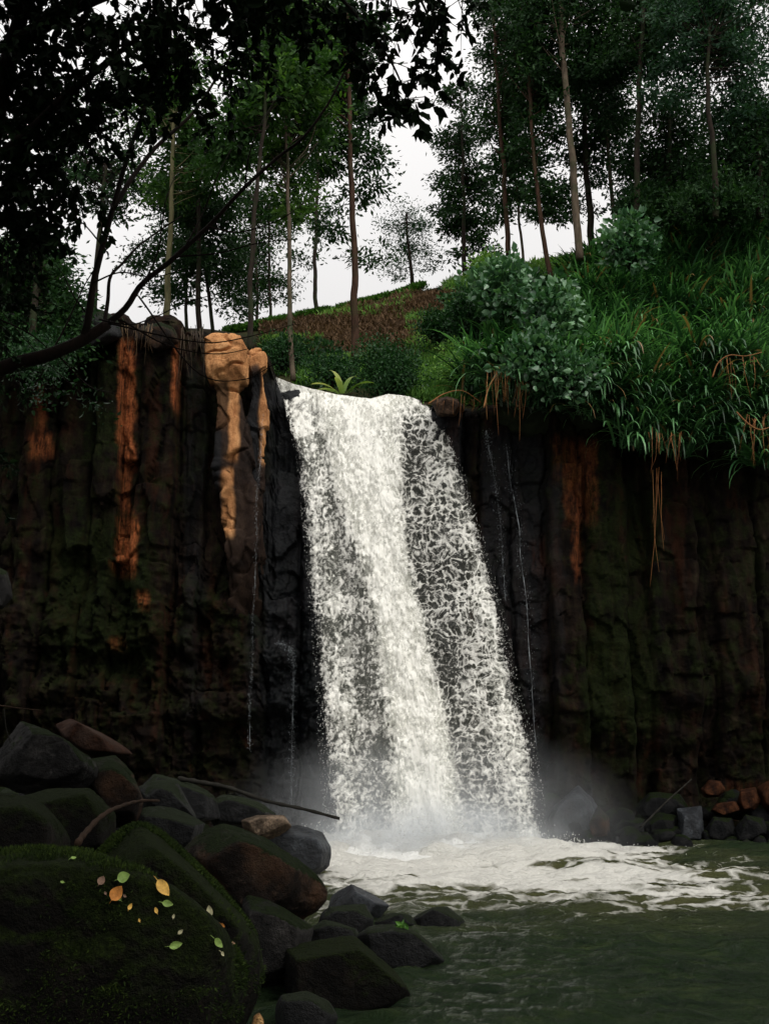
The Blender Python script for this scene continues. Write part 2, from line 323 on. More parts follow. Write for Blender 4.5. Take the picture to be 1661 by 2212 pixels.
for _ in range(1): top[:] = np.apply_along_axis(lambda r_: np.convolve(np.pad(r_, 4, 'edge'), k_, 'valid'), 1, top)
yb = YC-dep
Rr = .45; hz = top-Rr
zz = np.where(TT < .82, -.6+(hz+.6)*(TT/.82), hz+Rr*np.sin(np.clip((TT-.82)/.1, 0, 1)*math.pi/2))
yy = yb+np.where(TT < .82, 0, Rr*(1-np.cos(np.clip((TT-.82)/.1, 0, 1)*math.pi/2)))+np.where(TT > .92, (TT-.92)/.08*2.6, 0)
pn = np.stack([XX, yy, zz], -1).reshape(-1, 3)
d1 = fbm(pn*np.array([1.6, 1.6, .28]), 5, 21); d2 = fbm(pn*np.array([5, 5, 1.4]), 5, 22, .6); rough = fbm(pn*np.array([1.7, 1.7, 2.3]), 5, 23, .6); rz = sst(6.6, 4.6, pn[:, 2])*sst(-1.2, -2.6, pn[:, 0])+.35*sst(5, 2.5, pn[:, 2])+.12
ledge = fbm(np.stack([pn[:, 0]*.45, pn[:, 0]*0, pn[:, 2]*.9], -1), 2, 24)
dis = .20*d1+.07*d2+.30*rz*rough+(.02+.10*rz)*np.sign(ledge)*np.minimum(1, np.abs(ledge)*7)
def facets(X_, Z_, seed):
    i0, j0 = np.floor(X_), np.floor(Z_); best = np.full(len(X_), 9.); val = np.zeros(len(X_))
    for a in (-1, 0, 1):
        for b in (-1, 0, 1):
            cx, cy = i0+a, j0+b; o_ = cx*0; px_, py_ = cx+.1+.8*hsh(cx, cy, o_, seed), cy+.1+.8*hsh(cx, cy, o_, seed+1); ddx, ddz = X_-px_, Z_-py_; d = ddx*ddx+ddz*ddz
            vl = (hsh(cx, cy, o_, seed+2)-.5)+1.3*ddx*(hsh(cx, cy, o_, seed+3)-.5)+.9*ddz*(hsh(cx, cy, o_, seed+4)-.5); val = np.where(d < best, vl, val); best = np.minimum(best, d)
    return val
wx = pn[:, 0]+.10*fbm(pn*2.3, 3, 26); wz = pn[:, 2]+.12*fbm(pn*2.3, 3, 27); left_ = sst(-1.5, -2.6, pn[:, 0])
dis = dis+(.16+.10*left_)*facets(wx/.62, wz/1.5, 71)+(.05+.10*rz)*facets(wx/.27, wz/.42, 81)
# the foot of the cliff is undercut on the left behind the boulders
under = sst(3.2, 1.2, pn[:, 2])*.5
wall = TT.ravel() < .86
pn[:, 1] -= np.where(wall, dis-under, dis*.3); pn[:, 2] += np.where(wall, 0, .12*d1+.08*d2)
vpx = 1106-F*((pn[:, 2]-CAMH)*CP-pn[:, 1]*SP)/((pn[:, 2]-CAMH)*SP+pn[:, 1]*CP); upx = 830.5+F*pn[:, 0]/((pn[:, 2]-CAMH)*SP+pn[:, 1]*CP)
jag = 12*fbm(np.stack([pn[:, 0]*.8, pn[:, 0]*0, pn[:, 2]*2.2], -1), 5, 31, .65)+8*fbm(np.stack([pn[:, 0]*5, pn[:, 0]*0, pn[:, 2]*1.5], -1), 3, 32)
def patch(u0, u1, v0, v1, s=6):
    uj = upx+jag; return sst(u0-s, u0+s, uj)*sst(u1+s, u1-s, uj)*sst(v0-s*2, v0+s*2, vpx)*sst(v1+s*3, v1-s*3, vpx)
stain_and_lit = np.zeros(len(pn))
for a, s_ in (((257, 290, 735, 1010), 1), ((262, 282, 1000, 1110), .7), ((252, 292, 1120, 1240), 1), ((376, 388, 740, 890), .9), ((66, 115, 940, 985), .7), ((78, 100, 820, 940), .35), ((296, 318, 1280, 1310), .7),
              ((235, 270, 1380, 1400), .35), ((1192, 1208, 940, 1040), .2), ((1215, 1290, 950, 1130), .27), ((1238, 1254, 1080, 1250), .46), ((1150, 1180, 1170, 1240), .2), ((962, 992, 868, 1010), .3), ((1570, 1661, 1690, 1760), .1)):  # rust streaks, plus a patch painting the lit column right of the fall
    stain_and_lit = np.maximum(stain_and_lit, patch(*a)*s_)
mossv = .25+.25*fbm(pn*.6, 3, 41)+.35*patch(100, 330, 1120, 1450, 30)+.3*patch(1260, 1420, 1050, 1600, 20)+.25*patch(180, 260, 720, 1000, 15)
wet = np.clip(patch(575, 1010, 820, 1900, 14)+.75*patch(1040, 1180, 930, 1800, 14)+.5*patch(535, 580, 1050, 1700, 8)+.4*patch(1190, 1215, 1000, 1500, 6)+.35*patch(400, 440, 800, 1600, 10), 0, 1)
cliff = mesh('cliff', pn, [grid(nx, nz)], m_cliff, attrs={'mask': np.stack([stain_and_lit, np.clip(mossv, 0, 1), wet, wet*0+1], -1)})
tag(cliff, 'dark fluted basalt cliff on both sides of the waterfall with rust streaks', kind='structure')

# two ochre pillars left of the fall, part of the cliff; lit parts painted in
m_ochre, nt, out = newmat('ochre_rock'); p = N(nt, 'ShaderNodeBsdfPrincipled'); g = geo(nt)
n1 = noise(nt, scaled(nt, g, (2.2, 2.2, 1.0)), 1.2, 7, .62); n2 = noise(nt, g, 30, 5, .72); mk = attr(nt, 'mask', 'Color'); sc_ = N(nt, 'ShaderNodeSeparateColor'); L(nt, mk, sc_.inputs[0])
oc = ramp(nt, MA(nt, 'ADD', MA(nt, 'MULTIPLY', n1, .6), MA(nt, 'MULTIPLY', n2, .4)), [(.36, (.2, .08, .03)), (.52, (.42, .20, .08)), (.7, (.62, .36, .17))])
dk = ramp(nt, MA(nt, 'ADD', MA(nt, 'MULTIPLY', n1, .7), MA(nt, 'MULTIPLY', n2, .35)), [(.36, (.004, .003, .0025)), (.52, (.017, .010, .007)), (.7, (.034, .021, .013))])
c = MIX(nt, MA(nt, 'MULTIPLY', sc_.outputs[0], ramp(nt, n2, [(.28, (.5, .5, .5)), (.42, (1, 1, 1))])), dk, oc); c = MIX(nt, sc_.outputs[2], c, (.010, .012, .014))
L(nt, c, p.inputs['Base Color']); p.inputs['Roughness'].default_value = .8; p.inputs['Specular IOR Level'].default_value = .1; L(nt, bump(nt, MA(nt, 'ADD', n1, MA(nt, 'MULTIPLY', n2, .5)), .8, .05), p.inputs['Normal']); L(nt, p.outputs[0], out.inputs[0])
def pillar(u0, u1, vt, Y, prof, label, seed):
    nu, nv = 120, 420; a = np.linspace(0, 2*math.pi, nu); t = np.linspace(0, 1, nv); A, T = np.meshgrid(a, t)
    zt = float(P((u0+u1)/2, vt, Y)[2]); hw = (u1-u0)/2*px(Y); vtop = np.linspace(1, 0, nv)
    z = zt-(zt+.5)*(1-np.sin(t*math.pi/2)**1.0)
    v_at = 1106-F*((z-CAMH)*CP-Y*SP)/((z-CAMH)*SP+Y*CP)
    c_ = np.interp(v_at, [p_[0] for p_ in prof], [(p_[1]+p_[2])/2 for p_ in prof]); h_ = np.interp(v_at, [p_[0] for p_ in prof], [(p_[2]-p_[1])/2 for p_ in prof])
    rc = P(c_, v_at, Y)[:, 0]; rh = h_*px(Y)*np.clip(np.sqrt(np.clip((zt-z)/.36, 0, 1)*(2-np.clip((zt-z)/.36, 0, 1))), .02, 1)
    ca, sa = np.cos(A), np.sin(A); sq = (np.abs(ca)**5+np.abs(sa)**5)**(-1/5)
    Yr = Y+2.2*sst(1150, 1560, v_at)[:, None]+.22*sst(800, 860, v_at)[:, None]
    V = np.stack([rc[:, None]+rh[:, None]*ca*sq, Yr+rh[:, None]*.9*sa*sq, z[:, None]+0*A], -1).reshape(-1, 3)
    n_ = .10*fbm(V*np.array([1.7, 1.7, .9]), 5, seed)+.16*facets(V[:, 0]/.42, V[:, 2]/.8, seed)+.06*fbm(V*np.array([6, 6, 3]), 5, seed+1, .62)-.10*np.clip(.05-np.abs(fbm(V*np.array([.7, .7, 1.1]), 3, seed+2)), 0, 1)/.05; rd = unit(np.stack([ca*sq, sa*sq, 0*ca], -1).reshape(-1, 3)); V = V+rd*n_[:, None]
    u_ = 830.5+F*V[:, 0]/((V[:, 2]-CAMH)*SP+V[:, 1]*CP); v_ = 1106-F*((V[:, 2]-CAMH)*CP-V[:, 1]*SP)/((V[:, 2]-CAMH)*SP+V[:, 1]*CP)
    return V, u_, v_, grid(nu, nv)
def pm(u_, v_, V, boxes, s=5):
    j = 7*fbm(V*np.array([2, 2, 3.]), 4, 77); r = 0
    for (a, b, c0, d, k) in boxes: r = np.maximum(r, k*sst(a-s, a+s, u_+j)*sst(b+s, b-s, u_+j)*sst(c0-8, c0+8, v_+j*1.5)*sst(d+12, d-12, v_+j*2))
    return r
V, u_, v_, q = pillar(442, 532, 722, 20.6, [(700, 446, 528), (760, 438, 534), (815, 446, 530), (835, 454, 522), (1000, 468, 546), (1015, 462, 545), (1060, 480, 556), (1300, 485, 560), (1900, 470, 560)], '', 61)
mk = pm(u_, v_, V, [(430, 540, 690, 828, 1), (496, 517, 820, 1000, 1), (478, 506, 1015, 1160, .85), (440, 500, 820, 930, .12)])  # ochre cap and right strip paint the light on the pillar into its colour
grn = pm(u_, v_, V, [(440, 480, 930, 1300, .7)])
o = mesh('rock_pillar', V, [q], m_ochre, cliff, attrs={'mask': np.stack([mk, mk*0, grn, mk*0+1], -1)}); o['label'] = 'pillar of the cliff with its lit top and strip painted ochre, the broader of the two left of the fall'
V, u_, v_, q = pillar(530, 578, 752, 20.9, [(740, 532, 578), (900, 534, 577), (1100, 545, 566), (1900, 535, 570)], '', 71)
mk = pm(u_, v_, V, [(530, 585, 730, 795, 1), (562, 585, 780, 1000, .95)]); wt = pm(u_, v_, V, [(538, 560, 785, 1300, .8)])  # lit top and lit right edge put into the ochre; wet streak between
o = mesh('rock_pillar', V, [q], m_ochre, cliff, attrs={'mask': np.stack([mk, mk*0, wt, mk*0+1], -1)}); o['label'] = 'narrow pillar of the cliff with its lit top and edge painted ochre, right beside the falling water'

# ------------------------------------------------------------------ river bank, bed and pool
def shore(y): return np.interp(y, [0, 3, 5, 7.5, 9, 11, 12.5, 14, 16, 19, 21, 24], [-.5, -.4, -.3, .0, .3, .55, -.1, -.7, -1.1, -1.4, -1.5, -1.5])
X, Y_ = np.meshgrid(np.linspace(-16, 3, 240), np.linspace(-3, 23, 320))
zb = np.clip((shore(Y_)-1.1-X)*.45-.25, -.85, 1.0)+.16*fbm(np.stack([X*1.6, Y_*1.6, X*0], -1).reshape(-1, 3), 5, 91).reshape(X.shape)
R_dark = rockmat('bank_rock', (0.00126, 0.00126, 0.00105), (0.00336, 0.00273, 0.00231), (0.00735, 0.00588, 0.00462), .35)
o = mesh('riverbank', np.stack([X, Y_, zb], -1).reshape(-1, 3), [grid(240, 320)], R_dark); tag(o, 'dark stony riverbank under the boulders', kind='structure')
X, Y_ = np.meshgrid(np.linspace(-30, 40, 60), np.linspace(-30, 24, 50))
o = mesh('riverbed', np.stack([X, Y_, X*0-.9], -1).reshape(-1, 3), [grid(60, 50)], R_dark); tag(o, 'dark bed of the pool', kind='structure')

m_pool, nt, out = newmat('pool_water'); p = N(nt, 'ShaderNodeBsdfPrincipled'); g = geo(nt)
fo = attr(nt, 'foam'); w1 = noise(nt, scaled(nt, g, (.55, 1.3, 1)), 4.0, 6, .62, .6); fine = noise(nt, g, 16, 6, .7)
vo = N(nt, 'ShaderNodeTexVoronoi', feature='DISTANCE_TO_EDGE'); vo.inputs['Scale'].default_value = 1
wv = N(nt, 'ShaderNodeVectorMath', operation='ADD'); nd = N(nt, 'ShaderNodeTexNoise'); nd.inputs['Scale'].default_value = 1.6; nd.inputs['Detail'].default_value = 5; L(nt, g, nd.inputs['Vector'])
L(nt, scaled(nt, nd.outputs['Color'], (1.6, 1.6, 0)), wv.inputs[0]); L(nt, scaled(nt, g, (1.5, 3.4, 0)), wv.inputs[1]); L(nt, wv.outputs[0], vo.inputs['Vector'])
lace = MA(nt, 'SUBTRACT', 1, MA(nt, 'MULTIPLY', vo.outputs['Distance'], 4.2), clamp=True)
tex = MA(nt, 'ADD', MA(nt, 'MULTIPLY', lace, .60), MA(nt, 'ADD', MA(nt, 'MULTIPLY', w1, .45), MA(nt, 'MULTIPLY', fine, .32)))
fm = ramp(nt, MA(nt, 'ADD', tex, MA(nt, 'MULTIPLY_ADD', fo, 1.1, -1.0)), [(.16, (0, 0, 0)), (.62, (1, 1, 1))])
wc = ramp(nt, w1, [(.3, (.003, .010, .003)), (.55, (.010, .021, .006)), (.75, (.026, .038, .011))])
wc = MIX(nt, MA(nt, 'MULTIPLY', fo, .75, clamp=True), wc, (.10, .095, .035))
L(nt, MIX(nt, fm, wc, (.60, .59, .54)), p.inputs['Base Color'])
L(nt, MA(nt, 'MULTIPLY_ADD', fm, .6, .12), p.inputs['Roughness']); p.inputs['IOR'].default_value = 1.33; p.inputs['Specular IOR Level'].default_value = .32
L(nt, bump(nt, MA(nt, 'ADD', MA(nt, 'MULTIPLY', fine, .55), w1), 1.0, .14), p.inputs['Normal']); L(nt, p.outputs[0], out.inputs[0])
yv = np.concatenate([np.linspace(-4, 4, 60), np.linspace(4.05, 23, 420)]); xv = np.concatenate([np.linspace(-14, -2.1, 60), np.linspace(-2, 9, 360), np.linspace(9.1, 26, 80)])
X, Y_ = np.meshgrid(xv, yv); pp = np.stack([X, Y_, X*0], -1).reshape(-1, 3)
IX, IY = .75, 19.2                                   # where the fall strikes the pool
dx = np.maximum(np.abs(pp[:, 0]-IX)-1.9, 0); dy = pp[:, 1]-IY
rad = np.sqrt((dx/np.where(pp[:, 0] > IX, .72, 1.15))**2+(dy/1.45)**2)*(1+.35*fbm(pp*np.array([.55, .8, 1]), 3, 109))
streak = np.exp(-((pp[:, 1]-(18.7-.04*(pp[:, 0]-3)))/.5)**2)*sst(1.5, 3.5, pp[:, 0])*sst(9, 3.5, pp[:, 0])
streak2 = np.exp(-((pp[:, 1]-(15.6-.25*(pp[:, 0]-1)))/1.4)**2)*sst(-1.5, 0, pp[:, 0])*sst(5.2, 2.0, pp[:, 0])
lowf = fbm(pp*np.array([.8, 1.3, 1]), 4, 101)
foam = 1.12*np.exp(-(rad/2.05)**2)+.40*streak+.58*streak2+.55*lowf*np.exp(-(rad/4.5)**2)
foam = np.clip(foam+.60*sst(9.6, 14.0, pp[:, 1])*sst(5.5, 2.0, np.abs(pp[:, 0]-1.5))*(1+.9*lowf), 0, 1.3)
amp = .035+.10*np.exp(-(rad/3)**2)+.02*sst(6, 14, pp[:, 1])
zw = 2.0*amp*fbm(pp*np.array([.9, 2.0, 1]), 5, 103)+.07*(1-2*np.abs(fbm(pp*np.array([1.7, 3.6, 1]), 5, 104, .6)))*sst(0, 9, pp[:, 1])+.10*np.exp(-(rad/1.2)**2)*(1+fbm(pp*2.5, 4, 105))
o = mesh('pool_water', np.stack([pp[:, 0], pp[:, 1], zw], -1), [grid(len(xv), len(yv))], m_pool, attrs={'foam': foam}); tag(o, 'murky olive green pool with white foam below the fall', kind='structure')

# ------------------------------------------------------------------ waterfall
def fallmat(name):
    m, nt, out = newmat(name)
    fl = attr(nt, 'flow', 'Vector'); al0 = attr(nt, 'cover'); pat = attr(nt, 'pat')
    fine = noise(nt, scaled(nt, fl, (1, .6, 1)), 24, 5, .75); tiny = noise(nt, scaled(nt, fl, (1, .7, 1)), 55, 3, .65)
    al = MA(nt, 'ADD', al0, MA(nt, 'MULTIPLY', MA(nt, 'SUBTRACT', MA(nt, 'ADD', MA(nt, 'MULTIPLY', fine, .5), MA(nt, 'MULTIPLY', tiny, .5)), .5), 2.0), clamp=True)
    c = ramp(nt, MA(nt, 'ADD', MA(nt, 'MULTIPLY', pat, .5), MA(nt, 'MULTIPLY', fine, .5)), [(.2, (.38, .41, .33)), (.42, (.58, .59, .51)), (.65, (.78, .77, .71))])
    df = N(nt, 'ShaderNodeBsdfDiffuse'); L(nt, c, df.inputs[0]); b = bump(nt, MA(nt, 'ADD', MA(nt, 'MULTIPLY', fine, .35), MA(nt, 'MULTIPLY', pat, .8)), .45, .05); L(nt, b, df.inputs['Normal'])
    tr = N(nt, 'ShaderNodeBsdfTranslucent'); L(nt, c, tr.inputs[0]); m1 = N(nt, 'ShaderNodeMixShader'); m1.inputs[0].default_value = .15; L(nt, df.outputs[0], m1.inputs[1]); L(nt, tr.outputs[0], m1.inputs[2])
    gl = N(nt, 'ShaderNodeBsdfGlossy'); gl.inputs['Roughness'].default_value = .3; L(nt, b, gl.inputs['Normal']); m2 = N(nt, 'ShaderNodeMixShader'); m2.inputs[0].default_value = .04; L(nt, m1.outputs[0], m2.inputs[1]); L(nt, gl.outputs[0], m2.inputs[2])
    al = MA(nt, 'MAXIMUM', al, MA(nt, 'MULTIPLY', attr(nt, 'film'), MA(nt, 'MULTIPLY_ADD', fine, 1.2, .4)))
    tp = N(nt, 'ShaderNodeBsdfTransparent'); m3 = N(nt, 'ShaderNodeMixShader'); L(nt, al, m3.inputs[0]); L(nt, tp.outputs[0], m3.inputs[1]); L(nt, m2.outputs[0], m3.inputs[2]); L(nt, m3.outputs[0], out.inputs[0]); return m
M_fall = fallmat('falling_water')
def worley(p, seed):
    """distance to the nearest cell border of a jittered 2-D grid"""
    i = np.floor(p); f1 = np.full(len(p), 9.); f2 = np.full(len(p), 9.)
    for a in (-1, 0, 1):
        for b in (-1, 0, 1):
            cx, cy = i[:, 0]+a, i[:, 1]+b; d = np.hypot(cx+.15+.7*hsh(cx, cy, cx*0, seed)-p[:, 0], cy+.15+.7*hsh(cx, cy, cx*0, seed+50)-p[:, 1])
            f2 = np.where(d < f1, f1, np.minimum(f2, d)); f1 = np.minimum(f1, d)
    return f2-f1
def rank(x):
    r = np.empty(len(x)); r[np.argsort(x)] = np.linspace(0, 1, len(x)); return r
def foam_pat(X, Z, seed):
    p = np.stack([X, Z*.75, X*0+seed], -1); w_ = np.stack([fbm(p*2.5, 3, seed), fbm(p*2.5, 3, seed+9), X*0], -1)*.35; q = p+w_*.3
    return rank(.42*fbm(q*3.0, 4, seed+1, .6)+.75*fbm(q*21, 4, seed+2, .7)+.22*fbm(q*np.array([14, 3, 1]), 3, seed+3))
def lace_pat(X, Z, seed):
    p = np.stack([X, Z, X*0+seed], -1); w_ = np.stack([fbm(p*3, 4, seed), fbm(p*3, 4, seed+9), X*0], -1)*.20; q = (p+w_)
    a = (1-worley(q[:, :2]*np.array([4.8, 5.2]), seed))**2.2; b = (1-worley(q[:, :2]*np.array([11.5, 10.5])+7, seed+2))**2
    return rank(.5*a+.42*b+.35*fbm(q*1.7, 3, seed+5)+.30*fbm(q*16, 4, seed+6, .65))
m_foam, nt, out = newmat('white_foam'); p = N(nt, 'ShaderNodeBsdfPrincipled'); p.inputs['Base Color'].default_value = (.62, .62, .59, 1); p.inputs['Roughness'].default_value = .5
L(nt, bump(nt, noise(nt, geo(nt), 14, 6, .7), 1, .05), p.inputs['Normal']); L(nt, p.outputs[0], out.inputs[0])
VL = [(795, 578), (800, 580), (860, 608), (980, 640), (1150, 660), (1300, 675), (1450, 692), (1600, 702), (1750, 716), (1840, 722)]
VR = [(795, 905), (866, 912), (890, 945), (950, 975), (1020, 1000), (1150, 1035), (1280, 1070), (1390, 1095), (1500, 1112), (1600, 1140), (1700, 1155), (1840, 1165)]
CTOP = [(578, 802), (640, 832), (720, 852), (800, 862), (835, 851), (880, 856), (912, 868), (945, 878)]
fall = empty('waterfall', (float(P(850, 1835, 19.4)[0]), 19.4, 0))
tag(fall, 'tall white waterfall pouring over the cliff lip into the pool', 'waterfall')
def fallY(v, lip, land): return lip-(lip-land)*np.sqrt(np.clip((v-850)/(1835-850), 0, 1))
def sheet(name, lf, rt, densf, lacef, off, amp, seed, s0=0., s1=1., nu=330, nv=1000, film=0.):
    s = np.linspace(s0, s1, nu); t = np.linspace(0, 1, nv); S, T = np.meshgrid(s, t)
    uT = np.interp(800, lf[0], lf[1])+S*0
    # the lip line, then down to the pool
    ul = np.interp(800+T*1042, lf[0], lf[1]); ur = np.interp(800+T*1042, rt[0], rt[1])
    vtop = np.interp(ul+(ur-ul)*S, [c_[0] for c_ in CTOP], [c_[1] for c_ in CTOP])
    T0 = .03; v = vtop+(1842-vtop)*np.clip((T-T0)/(1-T0), 0, 1)
    ul = np.interp(v, lf[0], lf[1]); ur = np.interp(v, rt[0], rt[1]); u = ul+(ur-ul)*S
    e = 15*fbm(np.stack([S*0, v*.02, (S > .5)*7.+seed], -1).reshape(-1, 3), 5, seed, .65).reshape(S.shape); u = u+e*(2*S-1)*sst(0, .15, T)
    Yv = fallY(v, 22.0, 19.35)+off
    V = P(u, v, Yv)
    back = np.clip(T0-T, 0, 1)/T0                  # the first rows bend back over the lip
    V[..., 1] += back*1.8; V[..., 2] += .05*back
    pf = np.stack([V[..., 0]*1.0, V[..., 1], V[..., 2]*.6], -1).reshape(-1, 3)
    d = (amp*fbm(pf*np.array([2.2, 2, 1.2])+seed, 5, seed+3, .6)+amp*.6*fbm(pf*np.array([7, 7, 6.])+seed, 3, seed+7)).reshape(S.shape)
    V[..., 1] -= d*(.3+.7*sst(0, .25, T)); V[..., 2] += .35*d*sst(.0, .1, T)
    D = densf(S, T, u, v); K = lacef(S, T, u, v)
    Xf, Zf = V[..., 0].ravel(), (-v*px(21)).ravel()
    pat = (1-K.ravel())*foam_pat(Xf, Zf, seed)+K.ravel()*lace_pat(Xf, Zf, seed); pat = np.where((K.ravel() > .05) & (K.ravel() < .95), np.clip((pat-.5)*1.25+.5, 0, 1), pat)
    pat2 = .62+(pat-.5)*(1-.9*sst(.65, 1.0, D.ravel()))+.10*sst(.7, 1.05, D.ravel())
    De = (D*(sst(0, .05, S)*sst(0, .05, 1-S)*.8+.2)).ravel()-.5*(1-sst(0, .012, S)*sst(0, .012, 1-S)).ravel()
    cover = np.clip((pat-(1-De))/.95+.34, -.5, 1.6)*1.0
    fl = np.stack([V[..., 0], v*px(21), S*0+seed], -1)
    return mesh(name, V.reshape(-1, 3), [grid(nu, nv, True)], M_fall, fall, attrs={'film': ((film(K) if callable(film) else film)*sst(0, .06, S)*sst(0, .06, 1-S)*sst(.02, .12, T)).ravel(), 'cover': cover, 'pat': pat2, 'flow': fl.reshape(-1, 3)})
fl_ = ([a for a, b in VL], [b for a, b in VL]); fr_ = ([a for a, b in VR], [b for a, b in VR])
# centre line and half width of the dense stream
CV = [800, 900, 1000, 1100, 1200, 1300, 1400, 1500, 1600, 1700, 1842]; CL = [690, 700, 725, 752, 785, 803, 826, 842, 852, 858, 862]; CR = [870, 862, 858, 862, 875, 892, 915, 945, 965, 978, 990]
def d_main(S, T, u, v):
    cl_, cr = np.interp(v, CV, CL), np.interp(v, CV, CR)
    j = 12*fbm(np.stack([u*.01, v*.012, u*0], -1).reshape(-1, 3), 4, 201).reshape(u.shape)
    left = np.interp(v, [800, 900, 1000, 1200, 1500, 1842], [1.0, .82, .66, .54, .50, .55]); right = np.interp(v, [800, 880, 930, 1000, 1200, 1500, 1842], [.95, .74, .48, .40, .45, .46, .5])
    mid = sst(cl_-24, cl_+14, u+j)*sst(cr+22, cr-10, u+j)
    side = np.where(u < (cl_+cr)/2, left, right)
    # bright vertical bands and darker hollows inside the side curtains
    b1 = np.exp(-((u-np.interp(v, [850, 1000, 1300, 1600, 1842], [640, 690, 725, 750, 770]))/22)**2); b2 = np.exp(-((u-np.interp(v, [850, 1000, 1300, 1600, 1842], [930, 970, 1050, 1115, 1140]))/24)**2)
    h1 = np.exp(-((u-np.interp(v, [880, 1000, 1200, 1500, 1842], [690, 705, 745, 800, 820]))/26)**2)*sst(880, 960, v)
    h2 = np.exp(-((u-np.interp(v, [880, 1000, 1200, 1500, 1842], [880, 905, 930, 985, 1030]))/34)**2)*sst(900, 960, v)
    lf = fbm(np.stack([u*.012, v*.010, u*0+3], -1).reshape(-1, 3), 3, 202).reshape(u.shape)
    side = side+.18*b1+.22*b2-.20*h1-.15*h2+.20*lf
    return np.clip(side+(1.05-side)*mid, 0, 1.1)
def l_main(S, T, u, v):
    cl_, cr = np.interp(v, CV, CL), np.interp(v, CV, CR); m_ = (cl_+cr)/2
    return np.clip(sst(-20, 40, u-m_)*1.0+.25, 0, 1)*np.interp(v, [850, 930, 1400, 1842], [.3, 1, .85, .6])
sheet('side_curtain', fl_, fr_, d_main, l_main, 0, .10, 211, film=lambda K: .15*(1-K)+.045*K)
sheet('back_veil', fl_, fr_, lambda S, T, u, v: np.clip(d_main(S, T, u, v)-.30, 0, .6), lambda S, T, u, v: l_main(S, T, u, v)*.6, .3, .10, 231, nu=160, nv=500)
sheet('central_stream', (CV, [c_-16 for c_ in CL]), (CV, [c_+16 for c_ in CR]), lambda S, T, u, v: np.clip(1.25-1.15*np.abs(2*S-1)**2.0+.25*fbm(np.stack([u*.02, v*.015, u*0], -1).reshape(-1, 3), 3, 255).reshape(u.shape), .0, 1.12), lambda S, T, u, v: S*0, -.12, .10, 251, nu=180, nv=900)
# droplets thrown off the edges and the foot of the fall
rng = np.random.default_rng(5)
def droplets(pos, r, mb):
    n = len(pos); d = np.array([[1, 0, 0], [-1, 0, 0], [0, 1, 0], [0, -1, 0], [0, 0, 1.6], [0, 0, -1.6]], float)
    V = pos[:, None]+r[:, None, None]*d[None]*rng.uniform(.6, 1.3, (n, 6, 1)); i = np.arange(n)[:, None]*6
    mb.add(V.reshape(-1, 3), None, np.concatenate([i+np.array([t]) for t in ((0, 2, 4), (2, 1, 4), (1, 3, 4), (3, 0, 4), (2, 0, 5), (1, 2, 5), (3, 1, 5), (0, 3, 5))]))
mb = MB(); n = 2600; v = 860+rng.beta(1.4, 1, n)*975; sd_ = rng.random(n) < .5
ed = np.where(sd_, np.interp(v, *fl_), np.interp(v, *fr_)); spread = rng.random(n)**1.6*(14+(v-860)*.022); u = ed+np.where(sd_, -1, 1)*(spread-14)
droplets(P(u, v, fallY(v, 22, 19.35)+rng.normal(-.1, .2, n)), rng.uniform(.003, .008, n), mb)
n = 900; v = rng.uniform(900, 1830, n); u = np.interp(v, *fl_)+rng.random(n)*(np.interp(v, *fr_)-np.interp(v, *fl_)); droplets(P(u, v, fallY(v, 22, 19.35)-rng.uniform(.1, .4, n)), rng.uniform(.004, .009, n), mb)
n = 3500; a = rng.normal(0, 1, n)*1.5+IX+.15; h = np.abs(rng.normal(0, .35, n))*np.exp(-((a-IX)/2.5)**2)
droplets(np.stack([a, IY-.2+rng.normal(0, .7, n), h+.05], -1), rng.uniform(.004, .011, n), mb)
o = mb.build('spray_droplets', m_foam, fall); o['kind'] = 'stuff'
# churned foam heaped where the water lands
mb = MB(); nu, nv = 200, 110; A, Bq = np.meshgrid(np.linspace(-1, 1, nu), np.linspace(-1, 1, nv)); pw = np.stack([IX+.1+A*3.0, IY-.25+Bq*1.5, A*0], -1).reshape(-1, 3)
env = np.clip(1-(A**2*.9+Bq**2)**.8, -1, 1).ravel()
hh = env*(.28+.35*(fbm(pw*1.7, 5, 301, .6))+.12*fbm(pw*6, 3, 302))-.06
o = mesh('foam_mound', np.stack([pw[:, 0], pw[:, 1], hh], -1), [grid(nu, nv)], m_foam, fall)
# mist round the foot
m_mist, nt, out = newmat('mist'); tc = N(nt, 'ShaderNodeTexCoord').outputs['Object']
ln = N(nt, 'ShaderNodeVectorMath', operation='LENGTH'); L(nt, tc, ln.inputs[0]); fall_ = MA(nt, 'SUBTRACT', 1, ln.outputs['Value'], clamp=True)
ns = noise(nt, geo(nt), 1.1, 3, .55); dn = MA(nt, 'MULTIPLY', MA(nt, 'POWER', fall_, 1.5), MA(nt, 'MULTIPLY_ADD', ns, 2.6, -.75, clamp=True))
vs = N(nt, 'ShaderNodeVolumePrincipled'); vs.inputs['Color'].default_value = (.93, .97, 1, 1); vs.inputs['Anisotropy'].default_value = 0; L(nt, MA(nt, 'MULTIPLY', dn, .6), vs.inputs['Density']); L(nt, vs.outputs[0], out.inputs['Volume'])
bm = bmesh.new(); bmesh.ops.create_icosphere(bm, subdivisions=4, radius=1); me = bpy.data.meshes.new('mist'); bm.to_mesh(me); bm.free(); me.materials.append(m_mist)
o = bpy.data.objects.new('mist', me); COL.objects.link(o); o.location = (IX+.1, IY-.1, .25); o.scale = (4.3, 2.2, 2.3); tag(o, 'pale spray drifting round the foot of the waterfall', kind='stuff')
m2_ = m_mist.copy(); m2_.name = 'dense_spray'
for n_ in m2_.node_tree.nodes:
    if n_.type == 'MATH' and n_.operation == 'MULTIPLY' and abs(n_.inputs[1].default_value-.6) < 1e-4: n_.inputs[1].default_value = 3.2
